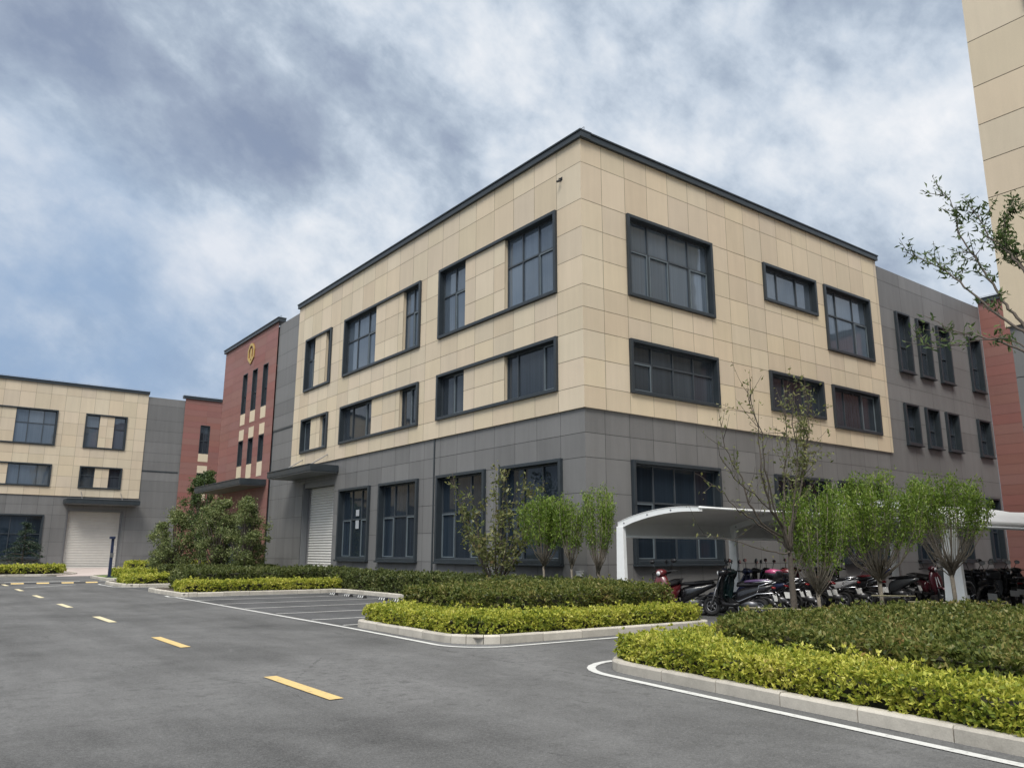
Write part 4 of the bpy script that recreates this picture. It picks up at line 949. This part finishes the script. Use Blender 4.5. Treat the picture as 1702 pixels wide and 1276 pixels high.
# ------------------------------------------------------------------ scooters
def wheel(root, y, r, name='wheel'):
    m = MB(); m.ring((0, y, r), 0, r-.045, .047, 24, 8); t = m.build('wheel', M['rubber'], root, smooth=True)
    m = MB(); m.ring((0, y, r), 0, r-.10, .018, 20, 6); m.tube([(-.055,y,r), (.055,y,r)], .05, 12)
    for k in range(5):
        a = 2*math.pi*k/5; m.tube([(0,y+math.cos(a)*.04,r+math.sin(a)*.04), (0,y+math.cos(a)*(r-.10),r+math.sin(a)*(r-.10))], [.02, .013], 5)
    m.build('rim', M['steel'], t, smooth=True)
def scooter(label, x, y, rz, body, seat='seat', box=None, boxmat=None, plate=True, rack=False, pad=None, tail=True, lean=.06, apron=None, mirrors=True, quilt=None, basket=False, steer=.25, name='scooter'):
    root = thing(name, (0, 0, 0), label, 'scooter', 'scooters parked under the shelters')
    b = M[body]
    wheel(root, -.52, .225); wheel(root, .66, .225)
    m = MB(); m.loft([(-.90, .735, .03, .02), (-.84, .73, .085, .05), (-.66, .68, .135, .085), (-.42, .60, .155, .14), (-.22, .52, .150, .19), (-.06, .46, .135, .20), (.0, .44, .10, .15)]); m.build('rear_cowl', b, root, smooth=True)
    m = MB(); m.loft([(-.08, .29, .13, .06), (.10, .275, .145, .05), (.32, .285, .14, .05), (.40, .34, .10, .05)]); m.build('floorboard', M['black'], root, smooth=True)
    m = MB(); m.loft([(-.50, .30, .08, .07), (-.30, .31, .10, .09), (-.1, .30, .09, .07)]); m.tube([(.09,-.62,.30), (.12,-.2,.30)], .045, 9); m.build('motor', M['steel'], root, smooth=True)
    m = MB()   # leg shield: a raked, bowed apron
    prof = [(.27,.43,.10), (.42,.455,.185), (.60,.45,.215), (.78,.415,.205), (.92,.375,.15), (1.0,.345,.09)]
    nx = 8; i0 = len(m.v)
    for z0, y0, w0 in prof:
        for k in range(nx+1):
            t = -1+2*k/nx; m.v.append((t*w0, y0+.075*(1-t*t), z0))
    for r_ in range(len(prof)-1):
        for k in range(nx): a = i0+r_*(nx+1)+k; m.f.append((a, a+1, a+nx+2, a+nx+1)); m.pv.append(.5)
    ls = m.build('leg_shield', M[apron or body], root, smooth=True); so_ = ls.modifiers.new('thick', 'SOLIDIFY'); so_.thickness = .035; so_.offset = 1
    m = MB(); m.loft([(.44, .44, .055, .02), (.58, .475, .08, .035), (.78, .465, .07, .03), (.90, .38, .035, .02)]); m.build('front_mudguard', b, root, smooth=True)
    m = MB()
    for sx in (-1, 1): m.tube([(sx*.06,.66,.225), (sx*.06,.585,.44), (sx*.03,.48,.80)], .022, 7)
    m.build('fork', M['steel'], root, smooth=True)
    m = MB(); m.loft([(-.84, .80, .05, .02), (-.76, .805, .115, .045), (-.52, .79, .135, .05), (-.36, .765, .13, .05), (-.12, .755, .10, .045), (.0, .735, .05, .03)]); m.build('seat', M[seat], root, smooth=True)
    cs, sn = math.cos(steer), math.sin(steer)
    def st(p): return (p[0]*cs-(p[1]-.36)*sn, .36+p[0]*sn+(p[1]-.36)*cs, p[2])
    m = MB(); m.loft([(.22, 1.035, .06, .03), (.30, 1.05, .13, .065), (.40, 1.045, .125, .085), (.47, 1.02, .08, .055)]); m.v = [st(p) for p in m.v]; h = m.build('headlight_cowl', b, root, smooth=True)
    m = MB(); m.tube([(0,.455,1.02), (0,.492,1.01)], [.062, .045], 14); m.v = [st(p) for p in m.v]; m.build('headlight', M['lens'], h, smooth=True)
    m = MB(); m.tube([(-.36,.18,1.06), (-.24,.26,1.07), (0,.33,1.05), (.24,.26,1.07), (.36,.18,1.06)], .014, 7); m.v = [st(p) for p in m.v]; hb = m.build('handlebar', M['black'], root, smooth=True)
    for sx in (-1, 1):
        m = MB(); m.tube([(sx*.365,.175,1.06), (sx*.26,.245,1.07)], .021, 9); m.v = [st(p) for p in m.v]; m.build('grip', M['rubber'], hb, smooth=True)
    if mirrors:
        for sx in (-1, 1):
            m = MB(); m.tube([(sx*.23,.27,1.07), (sx*.28,.26,1.20), (sx*.32,.26,1.28)], .008, 6); m.v = [st(p) for p in m.v]; mi = m.build('mirror', M['black'], root, smooth=True)
            m = MB(); m.loft([(.235, 1.31, .06, .038, sx*.34), (.252, 1.31, .075, .052, sx*.34), (.285, 1.31, .05, .03, sx*.34)], 14, 2.2); m.v = [st(p) for p in m.v]; m.build('mirror_shell', M['black'], mi, smooth=True)
            m = MB(); m.face([(sx*.34+.065*math.cos(t), .232, 1.31+.044*math.sin(t)) for t in [2*math.pi*k/14 for k in range(14)]]); m.v = [st(p) for p in m.v]; m.build('mirror_glass', M['mirror'], mi)
    if tail:
        m = MB(); m.loft([(-.93, .70, .04, .018), (-.91, .70, .07, .028), (-.86, .71, .07, .03)]); m.build('tail_light', M['lens_red'], root, smooth=True)
    m = MB(); m.box8([(-.085,-.92,.40), (.085,-.92,.40), (.085,-.88,.40), (-.085,-.88,.40), (-.06,-.85,.64), (.06,-.85,.64), (.06,-.81,.64), (-.06,-.81,.64)]); m.loft([(-.80, .46, .05, .015), (-.58, .485, .07, .02), (-.36, .44, .06, .015)]); m.build('rear_mudguard', M['black'], root)
    if plate:
        m = MB(); m.box8([(-.105,-.945,.40), (.105,-.945,.40), (.105,-.935,.40), (-.105,-.935,.40), (-.105,-.895,.55), (.105,-.895,.55), (.105,-.885,.55), (-.105,-.885,.55)]); m.build('number_plate', M['plate'], root)
    m = MB()
    for sx in (-1, 1):
        m.tube([(sx*.13,-.35,.80), (sx*.15,-.62,.83), (sx*.12,-.88,.86), (0,-.95,.86)], .012, 7)
        if rack: m.tube([(sx*.17,.02,.40), (sx*.21,-.1,.36), (sx*.22,-.55,.55), (sx*.20,-.92,.58), (sx*.15,-.98,.53)], .014, 7); m.tube([(sx*.22,-.55,.55), (sx*.19,-.60,.74), (sx*.15,-.9,.84)], .011, 6)
    m.build('grab_rail', M['chrome' if rack else 'black'], root, smooth=True)
    m = MB(); m.tube([(-.10,-.05,.26), (-.2,-.1,.03)], .012, 6); m.build('kickstand', M['steel'], root)
    if quilt:                                  # padded wind apron hung over the bars
        m = MB(); sec = [(1.10,.40,.40), (.98,.46,.42), (.80,.53,.36), (.60,.56,.33), (.42,.53,.30)]; i0 = len(m.v); nx = 10
        for z0, y0, w0 in sec:
            for k in range(nx+1):
                t = -1+2*k/nx; m.v.append((t*w0, y0-.20*t*t+.012*math.cos(t*9+z0*20), z0-.03*t*t))
        for r_ in range(len(sec)-1):
            for k in range(nx): a = i0+r_*(nx+1)+k; m.f.append((a, a+1, a+nx+2, a+nx+1)); m.pv.append(.5)
        q = m.build('wind_apron', M[quilt], root, smooth=True); so_ = q.modifiers.new('thick', 'SOLIDIFY'); so_.thickness = .03
    if basket:
        m = MB()
        for k in range(5):
            z = .78+.055*k; w_ = .13+.012*k; m.tube([(-w_,.46,z), (-w_,.68,z), (w_,.68,z), (w_,.46,z), (-w_,.46,z)], .005, 5)
        for k in range(9): m.tube([(-.13+.0325*k,.68,.78), (-.178+.0445*k,.68,1.0)], .004, 4)
        m.build('basket', M['black'], root)
    if box:
        m = MB(); m.loft([(-1.10, .985, .09, .05), (-1.08, .99, .165, .105), (-.92, 1.0, .185, .125), (-.77, .99, .165, .105), (-.75, .985, .09, .05)], 16, 3.2); bx = m.build('top_box', M[boxmat or 'black'], root, smooth=True)
        m = MB(); m.loft([(-1.09, 1.04, .10, .025), (-1.07, 1.045, .168, .065), (-.92, 1.055, .19, .085), (-.78, 1.045, .165, .065), (-.76, 1.04, .09, .025)], 16, 2.6); m.build('lid', M[box], bx, smooth=True)
    if pad:
        m = MB(); m.loft([(-.80, .86, .10, .02), (-.75, .865, .14, .04), (-.48, .85, .15, .045), (-.25, .83, .13, .04), (-.2, .82, .08, .02)]); m.build('seat_cover', M[pad], root, smooth=True)
    root.location = (x, y, .012); root.rotation_euler = (0, lean, rz); root.scale = (1.05, 1.05, 1.05)
    return root
yb = -7.75
specs = [
 ('dark red scooter with a red front apron, first at the left end of the row', -3.75, -7.25, 1.95, 'p_red', dict(apron='p_red', plate=False, steer=-.3)),
 ('black scooter beside the red one at the left end of the row', -3.15, -7.1, .7, 'p_black', dict(tail=False, basket=True)),
 ('black scooter with chrome side bars and purple seat cover near the left end', -2.55, -8.45, .30, 'p_black', dict(rack=True, pad='p_purple', steer=.4)),
 ('teal scooter carrying a bright pink topped rear box', -1.75, -8.0, .02, 'p_teal', dict(box='p_pink', boxmat='p_black', tail=False)),
 ('navy scooter squeezed between the pink and the red topped boxes', -1.42, -7.6, .18, 'p_navy', dict(rack=True, tail=False, quilt='p_black')),
 ('dark navy scooter carrying a red topped rear box', -.8, -7.8, -.06, 'p_navy', dict(box='p_red', boxmat='p_black')),
 ('black scooter with chrome rear bars and a navy seat cover', -.12, -7.65, .2, 'p_black', dict(rack=True, pad='p_navy', tail=False)),
 ('black scooter right behind the trunk of the tall bare tree', .55, -7.5, .02, 'p_black', dict(quilt='p_navy')),
 ('black scooter with a black rear box right of the tall bare trunk', 1.12, -7.75, .12, 'p_black', dict(box='p_black', boxmat='p_black', tail=False)),
 ('maroon scooter with a brown cushion on its seat', 1.9, -7.55, -.1, 'p_maroon', dict(pad='p_cushion', rack=True)),
 ('silver grey scooter behind the leftmost front broom tree', 2.7, -7.65, .22, 'p_silver', dict(rack=True, tail=False)),
 ('grey scooter just right of the leftmost front broom trunk', 3.35, -7.45, -.04, 'p_grey', dict(quilt='p_black')),
 ('black scooter with a red seat cover right of the leftmost front broom tree', 4.1, -7.65, .15, 'p_black', dict(pad='p_red', rack=True, tail=False)),
 ('pearl white scooter with a pale topped rear box', 5.2, -7.7, -.65, 'p_pearl', dict(box='p_silver', boxmat='p_navy')),
 ('grey scooter half hidden behind the middle broom tree', 6.6, -7.6, .1, 'p_grey', dict(tail=False, quilt='p_grey')),
 ('shiny maroon scooter turned to face the road left of the near post', 7.85, -8.3, 2.6, 'p_maroon', dict(apron='p_maroon', plate=False)),
 ('dark grey scooter with its mirror showing just left of the near white post', 9.1, -8.0, 2.9, 'p_grey', dict(plate=False, quilt='p_grey')),
 ('black scooter with chrome bars just right of the near white post', 2.6, -11.75, -1.2, 'p_black', dict(rack=True, tail=False)),
 ('black scooter with a black rear box second right of the near post', 3.8, -11.6, -.9, 'p_black', dict(box='p_black', boxmat='p_black', tail=False)),
 ('dark grey scooter third right of the near post', 5.0, -11.4, -1.3, 'p_grey', dict(rack=True, quilt='p_black')),
 ('plain black scooter fourth right of the near post', 6.2, -11.3, -1.0, 'p_black', dict(tail=False)),
 ('black scooter with a padded black seat cover at the right edge under the near shelter', 7.5, -11.1, -1.15, 'p_black', dict(rack=True, pad='p_black')),
]
for l, x, y, rz_, b, kw in specs: scooter(l, x, y, rz_, b, **kw)

# ------------------------------------------------------------------ small things
def wheel_stop(y, label):
    r = thing('wheel_stop', (-6.55, y, .004), label, 'wheel stop', 'wheel stops at the ends of the bays')
    m = MB(); m.box8([(-6.63,y-.27,.004), (-6.47,y-.27,.004), (-6.47,y+.27,.004), (-6.63,y+.27,.004), (-6.59,y-.25,.105), (-6.51,y-.25,.105), (-6.51,y+.25,.105), (-6.59,y+.25,.105)]); m.build('block', M['rubber'], r, bevel=.01)
    m = MB()
    for k in (-.16, 0, .16):
        a, b = y+k-.038, y+k+.038
        m.face([(-6.632,a,.02), (-6.632,b,.02), (-6.597,b,.1), (-6.597,a,.1)][::-1]); m.face([(-6.592,a,.108), (-6.592,b,.108), (-6.508,b,.108), (-6.508,a,.108)][::-1])
    m.build('reflective_stripe', M['paint_white'], r)
for y, l in ((7.0, 'striped rubber wheel stop farthest from the road, nearest the far golden hedge'), (5.75, 'striped wheel stop second from the far golden hedge'), (4.65, 'striped wheel stop third from the far golden hedge'),
             (3.05, 'striped wheel stop fourth from the far golden hedge'), (2.1, 'striped wheel stop fifth from the far golden hedge'), (.75, 'striped wheel stop nearest the middle island hedge')): wheel_stop(y, l)
bl = thing('bollard_light', (-9.95, 30.6, .1), 'slim navy bollard light standing on the lawn before the far shutter', 'bollard light')
m = MB(); m.box8([(-10.03,30.52,.1), (-9.87,30.52,.1), (-9.87,30.68,.1), (-10.03,30.68,.1), (-10.02,30.53,2.35), (-9.88,30.53,2.35), (-9.88,30.67,2.35), (-10.02,30.67,2.35)]); m.box(-10.12, 30.43, .1, -9.78, 30.77, .16); m.build('post', M['navy'], bl, bevel=.01)
m = MB(); m.box(-10.14, 30.40, 2.32, -9.86, 30.7, 2.46); m.build('lamp_head', M['navy'], bl, bevel=.01)
m = MB(); m.box(-10.05, 30.5, 1.25, -9.85, 30.515, 1.5); m.build('inspection_plate', M['steel'], bl)
cm = thing('security_camera', (XL, -2.23, 14.4), 'small dark security camera on the beige wall near the top corner', 'camera')
m = MB(); m.tube([(XL,-2.23,14.42), (XL-.10,-2.23,14.42), (XL-.12,-2.23,14.34)], .02, 7); m.box(XL-.02, -2.29, 14.36, XL+.0, -2.17, 14.48); m.build('bracket', M['black'], cm)
m = MB(); m.tube([(XL-.08,-2.26,14.33), (XL-.2,-2.22,14.27)], [.045, .04], 10); m.build('body', M['black'], cm)
so = thing('outdoor_socket', (XL+.06, -2.88, .95), 'tiny white outdoor socket on the grey wall near the building corner', 'socket')
m = MB(); m.box(XL-.04, -2.98, .88, XL+.075, -2.78, 1.02); m.build('housing', M['white'], so, bevel=.01)
m = MB(); m.box(XL-.06, -2.99, 1.02, XL+.075, -2.77, 1.035); m.build('cover', M['white'], so)
for y, z, hh, l in ((13.12, 3.42, .30, 'upper white paper notice stuck inside the ground floor window nearest the shutter'), (13.12, 2.90, .44, 'lower white paper notice stuck inside the ground floor window nearest the shutter')):
    m = MB(); m.box(XL+GL+.148, y-.17, z-hh/2, XL+GL+.152, y+.17, z+hh/2); tag(m.build('paper_notice', M['paper']), l, 'notice', 'paper notices on the window')
